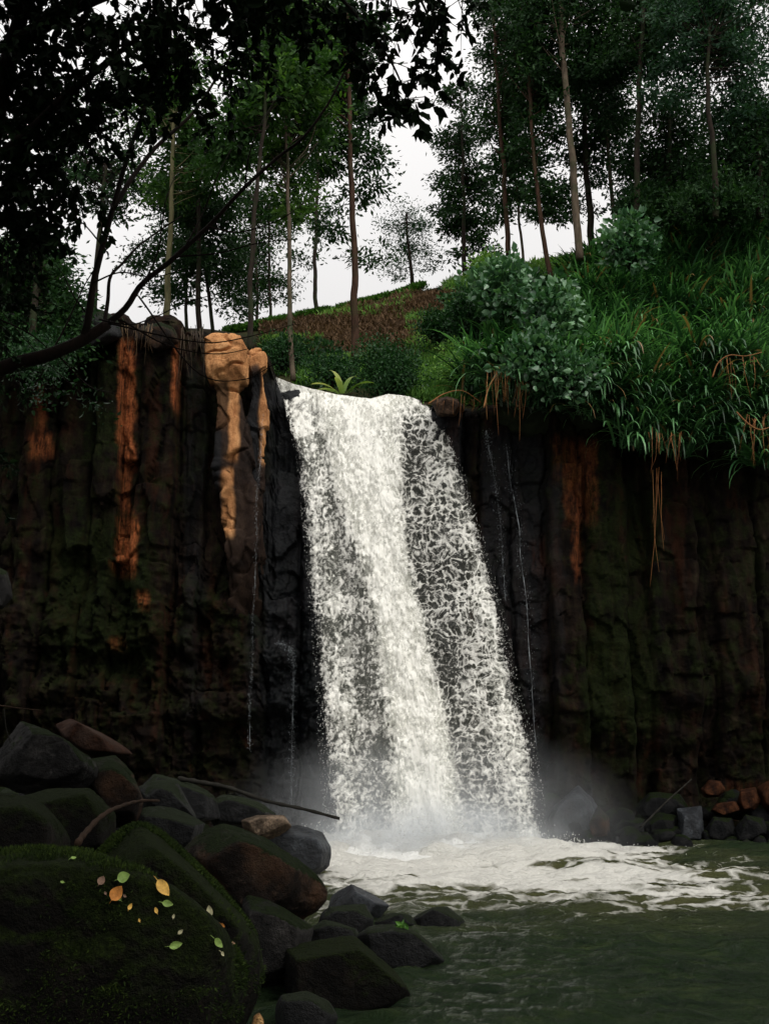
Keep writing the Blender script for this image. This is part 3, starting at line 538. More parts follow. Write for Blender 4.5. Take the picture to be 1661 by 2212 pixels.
o2 = bpy.data.objects.new('spray_cloud', me.copy()); o2.data.materials.clear(); o2.data.materials.append(m2_); COL.objects.link(o2); o2.location = (IX+.05, IY-.55, .1); o2.scale = (2.9, 1.1, .95); tag(o2, 'thick white spray where the fall strikes the pool', kind='stuff')
# thin trickles down the wet rock
M_trick = plain('trickle_water', (.30, .33, .35), .4, .5, 12)
def ribbon(label, pts, w_, seed, nm='water_trickle'):
    mb = MB(); rg = np.random.default_rng(seed); c_ = curve([P(u, v, Y) for u, v, Y in pts], 120, .05, seed)
    mb.tube(c_, w_*(.02+.30*np.clip(fbm(np.stack([c_[:, 2]*5, c_[:, 2]*0, c_[:, 2]*0], -1), 4, seed, .7)+.05, 0, 1)), 5)
    pos = c_[rg.integers(0, 120, 500)]+rg.normal(0, 1, (500, 3))*np.array([w_*1.6, .03, .05]); droplets(pos, rg.uniform(.002, .006, 500), mb)
    return tag(mb.build(nm, M_trick), label, 'trickle', 'thin trickles down the cliff')
ribbon('thin white trickle that arcs off a ledge left of the main fall', [(598, 1388, 21.15), (628, 1400, 20.95), (636, 1450, 20.9), (632, 1600, 20.9), (630, 1740, 20.9)], .03, 1)
ribbon('faint trickle along the edge of the narrow ochre pillar', [(568, 900, 20.4), (562, 1000, 20.45), (552, 1160, 20.45), (545, 1400, 20.45), (540, 1620, 20.4)], .014, 2)
ribbon('bluish white trickle down the dark wet rock right of the fall', [(1092, 960, 21.1), (1105, 1050, 21.05), (1120, 1150, 21), (1132, 1260, 21), (1146, 1420, 20.95), (1160, 1620, 20.9)], .045, 3)
ribbon('broken faint trickle between the fall and the bluish one', [(1050, 930, 21.2), (1062, 1000, 21.2), (1078, 1120, 21.2), (1092, 1300, 21.1)], .03, 4)

# ------------------------------------------------------------------ boulders
def hullplanes(pts):
    bm = bmesh.new()
    for p_ in pts: bm.verts.new(p_)
    r = bmesh.ops.convex_hull(bm, input=bm.verts); bmesh.ops.recalc_face_normals(bm, faces=bm.faces)
    c_ = Vector(np.mean(pts, 0)); out = []
    for f_ in bm.faces:
        n_ = f_.normal.copy(); d = n_.dot(f_.verts[0].co-c_)
        if d < 0: n_, d = -n_, -d
        if f_.calc_area() > 1e-7 and d > 1e-5: out.append((*n_, d))
    bm.free(); return np.array(out), np.array(c_)
_ico = {}
def ico(s):
    if s not in _ico:
        bm = bmesh.new(); bmesh.ops.create_icosphere(bm, subdivisions=s, radius=1); bm.verts.ensure_lookup_table()
        _ico[s] = (np.array([v.co[:] for v in bm.verts]), np.array([[v.index for v in f.verts] for f in bm.faces])); bm.free()
    return _ico[s]
BVH = {}
def boulder(label, outline, Y, th, mat, pw=14, rough=.05, sub=6, seed=0, fs=.66, bs=.75, group='boulders on the near bank', name='boulder', cat='boulder', lean=0):
    rg = np.random.default_rng(seed+1000); o_ = np.array(outline, float); c_ = o_.mean(0)
    def ring(s, y, j): return P(c_[0]+(o_[:, 0]-c_[0])*s+rg.normal(0, j, len(o_)), c_[1]+(o_[:, 1]-c_[1])*s+rg.normal(0, j, len(o_)), y)
    jj = np.ptp(o_[:, 0])*.05; pw = pw*1.6; rough = rough*1.25
    pts = np.concatenate([P(o_[:, 0], o_[:, 1], Y), ring(fs, Y-th*.5, jj), ring(bs, Y+th*.55, jj)])
    pl, cc = hullplanes(pts); D, T = ico(sub)
    t = np.maximum(D @ pl[:, :3].T, 0)/pl[:, 3]; r = (t**pw).sum(1)**(-1/pw)
    V = cc+D*r[:, None]; size = float(np.median(r))
    # chipped facets and grain
    f1 = fbm(V/size*1.1+seed*3.7, 5, seed, .58); f2 = fbm(V/size*4+seed, 4, seed+9, .6); cr = np.clip(.06-np.abs(fbm(V/size*.9+seed*1.3, 3, seed+5)), 0, 1)/.06
    V = V+D*(size*(rough*1.5*f1+rough*.7*f2-rough*.5*cr))[:, None]
    o = mesh(name, V, [T], mat); tag(o, label, cat, group)
    loc = Vector(cc); o.data.transform(Matrix.Translation(-loc)); o.location = loc
    BVH[label] = (V, T); return o
R_moss = rockmat('mossy_rock', (0.00168, 0.00144, 0.00096), (0.00384, 0.00312, 0.00192), (0.00768, 0.00576, 0.00384), .62, (.009, .015, .002))
R_moss2 = rockmat('mossy_rock_side', (0.00168, 0.00144, 0.0012), (0.00432, 0.0036, 0.00264), (0.0096, 0.0072, 0.00528), .5, (.008, .013, .002))
R_brown = rockmat('brown_rock', (0.00337, 0.00236, 0.00169), (0.00945, 0.00641, 0.00473), (0.0253, 0.0169, 0.0118), .18, warm=(.05, .026, .014))
R_grey = rockmat('grey_rock', (0.00439, 0.00439, 0.00439), (0.0135, 0.0128, 0.0121), (0.0287, 0.027, 0.0253), .1)
R_greyd = rockmat('dark_grey_rock', (0.00196, 0.00224, 0.00252), (0.0056, 0.00588, 0.00616), (0.0126, 0.0126, 0.0129), .15, rough=.6, wetspec=.16)
R_wet = rockmat('wet_rock', (0.00336, 0.00432, 0.00576), (0.0134, 0.0158, 0.0192), (0.0336, 0.0384, 0.0432), 0, rough=.5, wetspec=.3)
R_tan = rockmat('tan_rock', (0.0225, 0.0165, 0.01125), (0.0825, 0.06, 0.04125), (0.165, 0.12, 0.0825), 0)
R_rust = rockmat('rust_rock', (0.00809, 0.00277, 0.00115), (0.0254, 0.00924, 0.00416), (0.0393, 0.0173, 0.00924), .0, warm=(.035, .022, .016))
R_rub = rockmat('rubble_rock', (0.00192, 0.00224, 0.00256), (0.00512, 0.00544, 0.00576), (0.0109, 0.0106, 0.0102), .1)
R_rubr = rockmat('rust_rubble', (0.0069, 0.00198, 0.000594), (0.0277, 0.00894, 0.00277), (0.0515, 0.0188, 0.0069), 0)
R_ochp = rockmat('ochre_pebble', (.1, .05, .02), (.3, .16, .06), (.45, .28, .12), 0)
B1L = 'huge moss covered foreground boulder with fallen leaves lying on it'
boulder(B1L, [(-260, 2300), (-280, 2000), (-150, 1860), (30, 1818), (165, 1826), (250, 1872), (330, 1925), (420, 1975), (490, 2010), (538, 2055), (548, 2110), (530, 2200), (470, 2420), (100, 2500)], 3.7, 1.0, R_moss, 14, .05, 7, 3, fs=.72)
B2L = 'long mossy boulder curving behind the huge foreground one'
boulder(B2L, [(180, 1860), (225, 1815), (285, 1772), (320, 1780), (360, 1815), (405, 1870), (465, 1925), (515, 1965), (560, 2020), (579, 2075), (572, 2150), (520, 2260), (300, 2200)], 4.9, .9, R_moss, 18, .03, 7, 4)
boulder('round mossy boulder at the left edge, lit green on its right', [(-160, 1850), (-150, 1740), (-40, 1708), (75, 1718), (125, 1760), (158, 1815), (150, 1900), (-60, 1950)], 5.0, .9, R_moss2, 16, .03, 7, 5)
boulder('big dark brown boulder with a sunlit tan ridge above the grey slabs', [(380, 1845), (430, 1795), (475, 1778), (520, 1785), (580, 1806), (650, 1852), (700, 1900), (717, 1938), (690, 1975), (600, 2010), (480, 1990), (400, 1930)], 8.8, 1.1, R_brown, 22, .035, 7, 6, fs=.55)
boulder('wet slate blue boulder at the edge of the foam', [(560, 1802), (600, 1792), (640, 1782), (698, 1796), (718, 1830), (714, 1872), (680, 1895), (600, 1890), (560, 1850)], 14.6, .9, R_wet, 26, .04, 6, 7)
boulder('pale tan stone leaning on the wet slate blue boulder', [(520, 1772), (560, 1762), (615, 1760), (632, 1786), (600, 1812), (540, 1822)], 14.2, .5, R_tan, 24, .04, 6, 8)
boulder('broad grey slab under the curved dead branch', [(265, 1790), (285, 1748), (345, 1738), (400, 1752), (447, 1778), (430, 1830), (360, 1870), (280, 1850)], 10.4, .9, R_greyd, 24, .035, 6, 9)
boulder('pointed triangular rock with a grey right face', [(295, 1700), (330, 1688), (382, 1686), (402, 1725), (428, 1772), (380, 1790), (310, 1760)], 11.5, .7, R_greyd, 40, .03, 6, 10, fs=.5)
boulder('long greenish grey slab sloping down from the left edge', [(5, 1605), (45, 1556), (92, 1572), (150, 1606), (205, 1642), (215, 1680), (170, 1720), (80, 1730), (-40, 1680)], 9.8, 1.0, R_grey, 26, .04, 7, 11, fs=.6)
boulder('rust red slab resting on top of the greenish grey one', [(118, 1565), (153, 1551), (200, 1573), (255, 1602), (290, 1630), (250, 1638), (190, 1630), (140, 1600)], 11.0, .8, R_rust, 26, .03, 6, 12)
boulder('dark brown rock wedged below the rust red slab', [(185, 1640), (250, 1630), (285, 1668), (312, 1730), (300, 1790), (220, 1790), (170, 1700)], 10.2, .9, R_brown, 26, .035, 6, 13)
boulder('shadowy boulder between the left mossy boulder and the grey slab', [(40, 1720), (110, 1700), (200, 1700), (260, 1760), (250, 1840), (120, 1860), (40, 1800)], 8.6, .9, R_moss2, 20, .04, 6, 14)
boulder('angular grey block standing behind the flat mossy slab', [(520, 1950), (535, 1932), (578, 1940), (640, 1978), (678, 2005), (670, 2080), (620, 2140), (560, 2150), (520, 2050)], 8.2, .8, R_grey, 34, .03, 6, 15, fs=.6)
boulder('flat topped mossy slab with its foot in the water', [(605, 2060), (612, 2042), (690, 2030), (764, 2021), (790, 2042), (845, 2090), (880, 2130), (892, 2152), (870, 2180), (750, 2230), (620, 2200)], 7.9, .9, R_moss2, 34, .03, 7, 16)
boulder('smooth dark boulder with a small green sprig on top, out in the water', [(765, 2020), (800, 1998), (850, 1993), (905, 2016), (950, 2055), (974, 2084), (940, 2110), (850, 2120), (780, 2090)], 9.3, .8, R_greyd, 20, .03, 6, 17)
boulder('dark wedge shaped boulder with a bluish top by the foam', [(705, 1962), (722, 1938), (758, 1907), (800, 1926), (843, 1956), (820, 1985), (760, 2000), (715, 1995)], 11.4, .7, R_wet, 34, .03, 6, 18)
boulder('black boulder under the bluish wedge', [(690, 1975), (712, 1955), (790, 1952), (812, 1985), (800, 2025), (730, 2045), (680, 2020)], 10.6, .7, R_greyd, 20, .04, 6, 19)
boulder('low black rock farthest out in the pool, ringed by ripples', [(880, 1990), (905, 1972), (940, 1959), (970, 1963), (1008, 1990), (1000, 2010), (940, 2020), (890, 2010)], 11.2, .7, R_greyd, 22, .035, 6, 20)
boulder('flat black rock just left of the farthest one', [(800, 1992), (840, 1975), (890, 1977), (905, 2000), (870, 2020), (810, 2015)], 11.0, .6, R_greyd, 22, .04, 6, 21)
boulder('low rounded rock at the bottom edge below the mossy slab', [(590, 2180), (605, 2148), (660, 2138), (712, 2160), (735, 2200), (700, 2260), (600, 2270)], 6.9, .7, R_greyd, 16, .03, 6, 22)
boulder('dark rock filling the gap behind the grey block', [(660, 2010), (700, 1985), (770, 2005), (790, 2040), (740, 2060), (670, 2060)], 9.6, .7, R_greyd, 22, .04, 6, 23)
boulder('small bright ochre stone at the bottom edge', [(543, 2215), (548, 2194), (560, 2186), (570, 2200), (572, 2225), (555, 2240)], 5.6, .08, R_ochp, 14, .03, 5, 24, cat='stone', name='stone')
boulder('dim grey boulder lying at the foot of the left cliff', [(300, 1700), (330, 1670), (400, 1690), (470, 1720), (480, 1770), (400, 1780), (320, 1750)], 14.5, 1.0, R_greyd, 22, .04, 6, 25)
boulder('long low boulder behind the thin fallen pole', [(440, 1740), (480, 1715), (560, 1730), (600, 1760), (560, 1800), (460, 1790)], 15.2, 1.0, R_greyd, 20, .04, 6, 26)
boulder('pale lichened rock high at the left edge of the cliff foot', [(-60, 1300), (-20, 1215), (20, 1235), (30, 1290), (5, 1320)], 15.5, 1.0, R_grey, 20, .04, 6, 27)
RG = 'boulders on the far shore right of the fall'
def rb(label, ol, Y, th, m, pw, seed): boulder(label, ol, Y, th, m, pw, .04, 6, seed, group=RG)
rb('pointed blue grey rock with a pale streak right of the fall', [(1165, 1775), (1205, 1735), (1248, 1694), (1275, 1720), (1296, 1748), (1300, 1800), (1240, 1830), (1170, 1820)], 20.4, 1.0, R_wet, 40, 40)
rb('low brown rock at the foot of the pointed one', [(1262, 1780), (1292, 1739), (1316, 1765), (1318, 1810), (1270, 1820)], 20.2, .7, R_brown, 24, 41)
rb('blue grey squared block on the far shore', [(1460, 1745), (1515, 1740), (1522, 1800), (1515, 1825), (1465, 1825)], 20.2, .6, R_wet, 50, 42)
rb('round orange boulder sitting highest on the far rubble', [(1512, 1705), (1530, 1684), (1556, 1686), (1568, 1705), (1552, 1722), (1520, 1722)], 20.7, .6, R_rubr, 18, 43)
rb('bright orange split rock near the right edge', [(1590, 1735), (1598, 1705), (1630, 1700), (1645, 1730), (1630, 1752), (1600, 1755)], 20.5, .6, R_rubr, 30, 44)
rb('flat orange slab just left of the split orange rock', [(1532, 1752), (1545, 1735), (1590, 1732), (1600, 1750), (1560, 1762)], 20.4, .6, R_rubr, 30, 45)
rb('rusty boulder cut by the right edge of the picture', [(1635, 1700), (1660, 1685), (1720, 1690), (1740, 1740), (1680, 1765), (1640, 1750)], 20.6, .8, R_rubr, 20, 46)
rb('dark boulder left of the blue grey block', [(1395, 1775), (1420, 1755), (1462, 1762), (1468, 1810), (1420, 1825), (1395, 1810)], 20.4, .7, R_rub, 24, 47)
rb('dark low boulder midway between the pointed rock and the block', [(1318, 1790), (1345, 1762), (1392, 1768), (1402, 1812), (1350, 1825), (1320, 1820)], 20.5, .8, R_rub, 22, 48)
rb('dark boulder right of the blue grey block', [(1520, 1790), (1540, 1762), (1580, 1766), (1592, 1805), (1560, 1825), (1522, 1822)], 20.2, .7, R_rub, 22, 49)
rb('dark boulder below the bright orange split rock', [(1585, 1790), (1610, 1758), (1650, 1768), (1662, 1808), (1620, 1828), (1588, 1822)], 20.1, .7, R_rub, 22, 50)
rb('dark boulder at the right edge by the waterline', [(1655, 1790), (1690, 1762), (1750, 1770), (1770, 1815), (1700, 1830), (1660, 1822)], 20.1, .8, R_rub, 22, 51)
rb('shadowy boulder high behind the dark low ones', [(1370, 1745), (1400, 1712), (1470, 1715), (1490, 1750), (1440, 1775), (1385, 1770)], 20.9, .8, R_rub, 22, 52)
CAPG = 'rounded rocks on top of the left cliff'
boulder('dome shaped grey rock on the cliff top behind the slanting trunk', [(120, 735), (135, 690), (170, 670), (225, 667), (256, 685), (268, 730), (200, 760)], 20.6, 1.2, R_greyd, 14, .03, 6, 60, group=CAPG)
boulder('brown rock on the cliff top right of the dome shaped one', [(285, 735), (300, 706), (345, 695), (378, 708), (390, 740), (340, 765)], 20.8, 1.0, R_brown, 16, .04, 6, 61, group=CAPG)
boulder('flat tan rock on the lip just right of the fall', [(932, 872), (940, 862), (965, 856), (990, 862), (998, 880), (985, 900), (945, 900)], 20.95, .6, rockmat('lip_rock', (0.012, 0.0078, 0.0054), (0.042, 0.0252, 0.0156), (0.09, 0.054, 0.033)), 30, .03, 6, 62, group=CAPG)

def rubble(label, name, pos, rad, mat, seed):
    rg = np.random.default_rng(seed); D, T = ico(3); n = len(pos); sc_ = rg.uniform(.6, 1.3, (n, 1, 3)); mb = MB()
    for k in range(n):
        pl = unit(rg.normal(size=(11, 3))); r = (np.maximum(D @ pl.T, 0)/rg.uniform(.7, 1, 11)); r = ((r**16).sum(1)+.12)**(-1/16); mb.add(pos[k]+D*np.minimum(r, 1.3)[:, None]*rad[k]*sc_[k], None, T)
    return tag(mb.build(name, mat), label, kind='stuff')
rg = np.random.default_rng(31); n = 420; y = rg.uniform(3.5, 15.5, n); x = shore(y)-rg.uniform(-.15, 1, n)**1.3*np.minimum(4.5, y*.42)
rubble('small dark stones packed in the gaps between the near boulders', 'loose_stones', np.stack([x, y, np.clip((shore(y)-1.1-x)*.45-.25, -.85, 1.0)+.12], -1)[np.isfinite(x)], rg.uniform(.05, .2, n)[np.isfinite(x)], R_greyd, 32)
n = 260; x = rg.uniform(3.4, 13, n); t = rg.random(n); rubble('dark loose stones along the foot of the right cliff', 'shore_stones', np.stack([x, 19.75+1.3*t, .02+.75*t*rg.random(n)], -1), rg.uniform(.06, .26, n), R_rub, 33)
# fallen leaves and sprigs on the boulders
def on_boulder(lab, u, v):
    V, T = BVH[lab]
    bv = BVHTree.FromPolygons([tuple(x) for x in V], [tuple(t) for t in T]); d = Vector(P(u, v, 1.0))-camo.location
    h = bv.ray_cast(camo.location, d.normalized()); return h[0], h[1]
_bv = None
def leaf_on(label, u, v, size, ang, mat, lab=B1L, curl=.25, name='fallen_leaf', rt=.55):
    global _bv
    if _bv is None or _bv[0] != lab:
        V, T = BVH[lab]; _bv = (lab, BVHTree.FromPolygons([tuple(x) for x in V], [tuple(t) for t in T]))
    d = (Vector(P(u, v, 1.0))-camo.location).normalized(); h = _bv[1].ray_cast(camo.location, d)
    if h[0] is None:
        if lab != B2L: return leaf_on(label, u, v, size, ang, mat, B2L, curl, name, rt)
        print('MISS', label); return
    n_ = (h[1]-d*.75).normalized(); up = Vector((0, 0, 1)); x = up.cross(n_).normalized(); y = n_.cross(x)
    a = math.radians(ang); ld = x*math.cos(a)+y*math.sin(a); sd2 = n_.cross(ld); V = []; s = np.linspace(0, 1, 9)
    base = h[0]+n_*.012-ld*size*.5
    for k in s:
        wk = size*rt*.5*(math.sin(math.pi*k**.8))**.8*(1 if k < 1 else 0)+.0006; lift = n_*(size*curl*(k-.5)**2*2)
        for q_ in (-1, -.5, 0, .5, 1): V.append(base+ld*size*k+sd2*wk*q_+lift+n_*abs(q_)*wk*.35)
    st = len(V); Q = grid(5, 9)
    mb = MB(); mb.add([tuple(v_) for v_ in V], Q, None, random.Random(int(u)).random()); mb.tube([tuple(base), tuple(base-ld*size*.2-n_*.004), tuple(base-ld*size*.32-n_*.008)], [.0012, .001, .0008], 5)
    o = mb.build(name, mat); tag(o, label, 'leaf', 'fallen leaves on the boulders'); return o
LO = plain('orange_dead_leaf', (.42, .17, .04), .6, .35, 60); LY = plain('yellow_dead_leaf', (.5, .3, .07), .6, .35, 60); LG = plain('green_dead_leaf', (.16, .24, .06), .5, .35, 60)
LP = plain('pale_dead_leaf', (.32, .3, .18), .6, .3, 60); LB = plain('brown_dead_leaf', (.16, .1, .07), .7, .3, 60); LK = plain('pink_dead_leaf', (.5, .3, .2), .6, .3, 60)
leaf_on('broad orange fallen leaf, stem pointing down left, on the mossy boulder', 255, 1927, 0.050, 55, LO, rt=.75)
leaf_on('long curled yellow fallen leaf highest on the mossy ridge', 353, 1920, 0.060, -52, LY)
leaf_on('pale green cut leaf just above the orange one', 270, 1895, 0.040, 20, LG, rt=.8)
leaf_on('small brown leaf left of the orange one', 221, 1901, 0.028, 60, LB, rt=.8)
leaf_on('pale upright leaf near the right of the mossy boulder', 454, 1968, 0.048, 100, LP, rt=.55)
leaf_on('green leaf lying flat, the leftmost of the three low on the boulder', 380, 2038, 0.040, 12, LG)
leaf_on('green leaf tilted down, in the middle of the three low on the boulder', 467, 2035, 0.040, -45, LG, rt=.5)
leaf_on('pink leaf, the rightmost of the three low on the boulder', 501, 2038, 0.038, -10, LK, rt=.45)
leaf_on('yellow green leaf beside the twig litter on the ridge', 362, 1951, 0.034, -12, LG)
leaf_on('tiny orange leaf under the pale upright leaf', 482, 1998, 0.024, -35, LO, rt=.5)
leaf_on('tiny pale green speck of a leaf high on the boulder left of the others', 158, 1859, 0.018, 5, LG)
leaf_on('tiny yellowish leaf above the leftmost low green leaf', 392, 2011, 0.018, 40, LP)
for k in range(9):
    rq = random.Random(k+40); u_k = rq.uniform(120, 520)
    leaf_on('scrap of dry yellowish leaf litter on the mossy boulders', u_k, np.interp(u_k, [100, 250, 400, 520], [1850, 1905, 1985, 2060])+rq.uniform(5, 60), rq.uniform(.010, .022), rq.uniform(0, 360), (LY, LB, LP, LG)[k % 4])
# tufts of moss standing up from the mossy boulders
for lab, n_, ln_ in ((B1L, 26000, .016), (B2L, 16000, .018)):
    V, T = BVH[lab]; rgm = np.random.default_rng(len(lab)); tri = V[T]; nn = np.cross(tri[:, 1]-tri[:, 0], tri[:, 2]-tri[:, 0]); ar = np.linalg.norm(nn, axis=1); nn = unit(nn)
    if (nn*(tri.mean(1)-V.mean(0))).sum() < 0: nn = -nn
    ctr = tri.mean(1); wgt = ar*np.clip(nn[:, 2]+.35, 0, 1)*np.clip(fbm(ctr*3.2, 5, 5)*6+.1, 0, 1)*np.clip(1.3-nn[:, 1], 0, 2); i = rgm.choice(len(T), n_, p=wgt/wgt.sum()); b = rgm.random((n_, 2)); b = np.where(b.sum(1, keepdims=True) > 1, 1-b, b)
    pos = tri[i, 0]+(tri[i, 1]-tri[i, 0])*b[:, :1]+(tri[i, 2]-tri[i, 0])*b[:, 1:]-nn[i]*.002; mbm = MB()
    leaves(mbm, pos, nn[i]+rgm.normal(0, .55, (n_, 3)), rgm.uniform(.5, 1.4, n_)*ln_, .28, np.clip(.5+.5*fbm(pos*6, 3, 7)+rgm.normal(0, .2, n_), 0, 1), rgm, 'D')
    ob = [o for o in COL.objects if o.get('label') == lab][0]; oc = mbm.build('moss', M_moss, ob); oc['kind'] = 'stuff'
def stick(label, pts, r0, r1, mat, group='dead sticks among the boulders', wob=.03, seed=1, cat='stick', name='stick'):
    mb = MB(); c_ = curve([P(*p_) for p_ in pts], 40, wob, seed); mb.tube(c_, np.linspace(r0, r1, 40)*(1+.15*np.sin(np.arange(40)*1.7)), 8); return tag(mb.build(name, mat), label, cat, group)
B_stick = barkmat('stick_bark', (0.01, 0.00625, 0.00375), (0.035, 0.0213, 0.0138)); B_grey = barkmat('grey_stick_bark', (0.00743, 0.00693, 0.00594), (0.0211, 0.0198, 0.0161))
stick('curved dead branch arching over the grey slab', [(168, 1822, 7.2), (190, 1795, 7.5), (222, 1768, 7.9), (256, 1748, 8.3), (292, 1735, 8.8), (345, 1731, 9.4)], .024, .012, B_stick)
stick('long thin fallen pole at the foot of the cliff', [(386, 1682, 14.6), (440, 1691, 14.5), (500, 1706, 14.4), (580, 1732, 14.3), (650, 1748, 14.3), (735, 1768, 14.3)], .035, .02, B_grey)
stick('pale twig poking in from the left edge', [(-60, 1518, 7), (0, 1524, 7), (45, 1530, 7.1), (90, 1535, 7.2)], .008, .003, B_stick, wob=.01)
stick('thin drooping stem below the pale twig', [(10, 1532, 7), (14, 1570, 7), (24, 1605, 7)], .004, .003, B_grey, wob=.01)
stick('straight pole leaning on the far shore rubble', [(1384, 1786, 19.6), (1438, 1735, 19.9), (1494, 1684, 20.2)], .02, .012, B_grey, wob=.02)
stick('bundle of dry twigs caught on the mossy ridge', [(285, 1930, 3.38), (310, 1940, 3.38), (340, 1952, 3.37), (358, 1962, 3.36)], .006, .003, B_stick, wob=.01)
sprig = MB(); rg = np.random.default_rng(3); b_ = P(870, 2003, 9.1)
leaves(sprig, np.repeat(b_[None], 14, 0)+rg.normal(0, .015, (14, 3)), rg.normal(0, 1, (14, 3))*np.array([1, 1, .4])+np.array([0, -.3, .5]), rg.uniform(.05, .09, 14), .5, rg.random(14), rg, 'O')
tag(sprig.build('sprig', M_tea), 'bright green sprig growing on the smooth boulder in the water', 'plant')

# ------------------------------------------------------------------ trees beyond the fall
def crownpts(rg, ell, Y, per, flat=1.):
    out = []
    for (u, v, ru, rv, *rest) in ell:
        k = rest[0] if rest else 1.; n_ = max(3, int(per*k*ru*rv/1000.)); d = unit(rg.normal(size=(n_, 3)))*(rg.random((n_, 1))**.42)
        s = px(Y); out.append(P(u+d[:, 0]*ru, v+d[:, 1]*rv, Y+d[:, 2]*(ru+rv)*.5*s*flat))
    return np.concatenate(out)
def tree(label, Y, trunk, r0, r1, ell, leaf, bark, per=7.4, nl=95, ls=.185, ratio=.4, rc=.25, name='tree', group='trees on the hill above the fall', seed=0, limbs=1., shape='D', sq=.42, cat='tree', rr=1):
    rg = np.random.default_rng(seed+500); tp = np.array([P(u, v, Y) for u, v in trunk])
    g0 = tp[0].copy(); e = empty(name, g0); tag(e, label, cat, group)
    r0 *= .78; mb = MB(); tl = curve(tp, 40, .06, seed); mb.tube(tl, np.linspace(r0, r1, 40), 10)
    cp = crownpts(rg, ell, Y+.9, per)
    for c_ in cp[:int(len(cp)*limbs*.6)]:
        if c_[2] < tl[0, 2]+.5*(tl[-1, 2]-tl[0, 2]): continue
        low = tl[(tl[:, 2] < c_[2]-.05)]
        if len(low) < 2: low = tl[:6]
        d = np.linalg.norm(low-c_, axis=1); k = min(len(low)-1, max(0, int(np.argmin(d))-rg.integers(0, 5))); a = low[k]
        mid = (a+c_)/2+np.array([0, 0, -.04*np.linalg.norm(c_-a)])+rg.normal(0, .05, 3)
        lr = max(.008, min(r0*.35, .016*np.linalg.norm(c_-a)))
        mb.tube(curve([a, mid, c_], 6), np.linspace(lr, .006, 6), 4)
    mb.build('trunk', bark, e)
    lb = MB(); n_ = len(cp)*nl; cid = np.repeat(np.arange(len(cp)), nl); cr = rg.random(len(cp)); cs = rg.uniform(.55, 1.5, len(cp))
    pos = cp[cid]+rg.normal(0, 1, (n_, 3))*rc*cs[cid][:, None]*np.array([1, 1, sq])
    dr = unit(pos-cp[cid])+rg.normal(0, .7, (n_, 3))+np.array([0, 0, -.25])
    leaves(lb, pos, dr, rg.uniform(.6, 1.35, n_)*ls, ratio, np.clip(cr[cid]*.65+rg.random(n_)*.35, 0, 1), rg, shape)
    lb.build('crown', leaf, e); return e
T_ = tree
T_('pale mottled slender tree rising just behind the left edge of the fall', 24.5, [(634, 822), (628, 700), (626, 560), (622, 400), (618, 220), (612, 60)], .10, .03,
   [(615, 110, 75, 120), (650, 260, 70, 80, .8), (590, 330, 55, 70, .7), (640, 430, 55, 60, .6), (620, 60, 90, 90)], M_olive, B_pale, seed=1)
T_('tall dark straight tree standing behind the round bush', 26, [(768, 782), (766, 640), (762, 480), (757, 330), (752, 180), (748, 20)], .15, .05,
   [(745, 60, 90, 90), (720, 180, 60, 70), (775, 240, 45, 60, .8), (740, 330, 60, 50, .7), (795, 400, 42, 40, .5), (815, 330, 40, 35, .4), (800, 545, 50, 30, .3), (740, 480, 45, 40, .35)], M_far, B_brown, seed=2)
T_('thin dark tree with a leafy sleeve round its foot on the tea ridge', 36, [(686, 690), (680, 600), (684, 480), (688, 380), (690, 220)], .12, .05,
   [(690, 220, 70, 90), (675, 360, 55, 60, .8), (700, 470, 40, 50, .5), (660, 560, 35, 35, .35)], M_far, B_dark, seed=3)
T_('small round feathery tree alone on the skyline', 40, [(893, 632), (888, 580), (880, 520), (878, 460)], .13, .04,
   [(880, 480, 62, 58, .75), (850, 560, 45, 50, .55), (915, 560, 40, 50, .55), (880, 530, 60, 55, .5)], M_blue, B_dark, seed=4, ls=.13, nl=90)
T_('conical dark pine standing on the skyline right of the sky gap', 37, [(1004, 600), (1002, 480), (1000, 340), (996, 200)], .13, .03,
   [(992, 215, 32, 40), (990, 300, 55, 55), (1000, 390, 62, 60), (1010, 480, 65, 55, .9), (985, 450, 50, 60, .6), (1020, 560, 60, 35, .7)], M_far, B_dark, seed=5, ls=.2)
T_('brown trunked tree left of the leaning pale trunk', 33, [(1098, 552), (1092, 430), (1082, 280), (1070, 120), (1060, -20)], .13, .05,
   [(1095, 90, 70, 90), (1080, 240, 55, 80), (1110, 330, 60, 70, .9), (1085, 430, 45, 60, .8), (1090, -10, 80, 70)], M_far, B_brown, seed=6)
T_('thin pale stem growing close beside the brown trunked tree', 34, [(1130, 566), (1120, 460), (1112, 340), (1108, 200)], .07, .03,
   [(1110, 200, 50, 80), (1120, 340, 45, 60, .8), (1140, 420, 45, 50, .8)], M_olive, B_pale, seed=7)
T_('leaning tree with a pale brown foot above the broad leaved shrubs', 31, [(1192, 612), (1178, 530), (1163, 430), (1150, 310), (1142, 160)], .12, .05,
   [(1150, 160, 70, 90), (1160, 290, 60, 70, .9), (1180, 400, 50, 55, .7), (1210, 470, 45, 40, .5)], M_far, B_brown, seed=8)
T_('tallest tree on the right with a long bare speckled trunk', 30, [(1252, 560), (1244, 440), (1232, 300), (1218, 150), (1208, 0), (1200, -120)], .17, .08,
   [(1210, 20, 150, 90), (1140, 60, 60, 70), (1300, 120, 80, 80), (1200, 160, 80, 70, .9), (1310, 230, 60, 50, .7), (1240, -60, 160, 60)], M_far, B_pale, seed=9, per=7, limbs=.3)
T_('dark trunk close behind the tallest tree on the right', 33, [(1280, 560), (1272, 430), (1262, 300), (1262, 150)], .17, .08,
   [(1270, 160, 90, 90), (1300, 280, 70, 60, .9), (1240, 330, 50, 50, .7), (1230, 440, 60, 40, .5)], M_far, B_dark, seed=10)
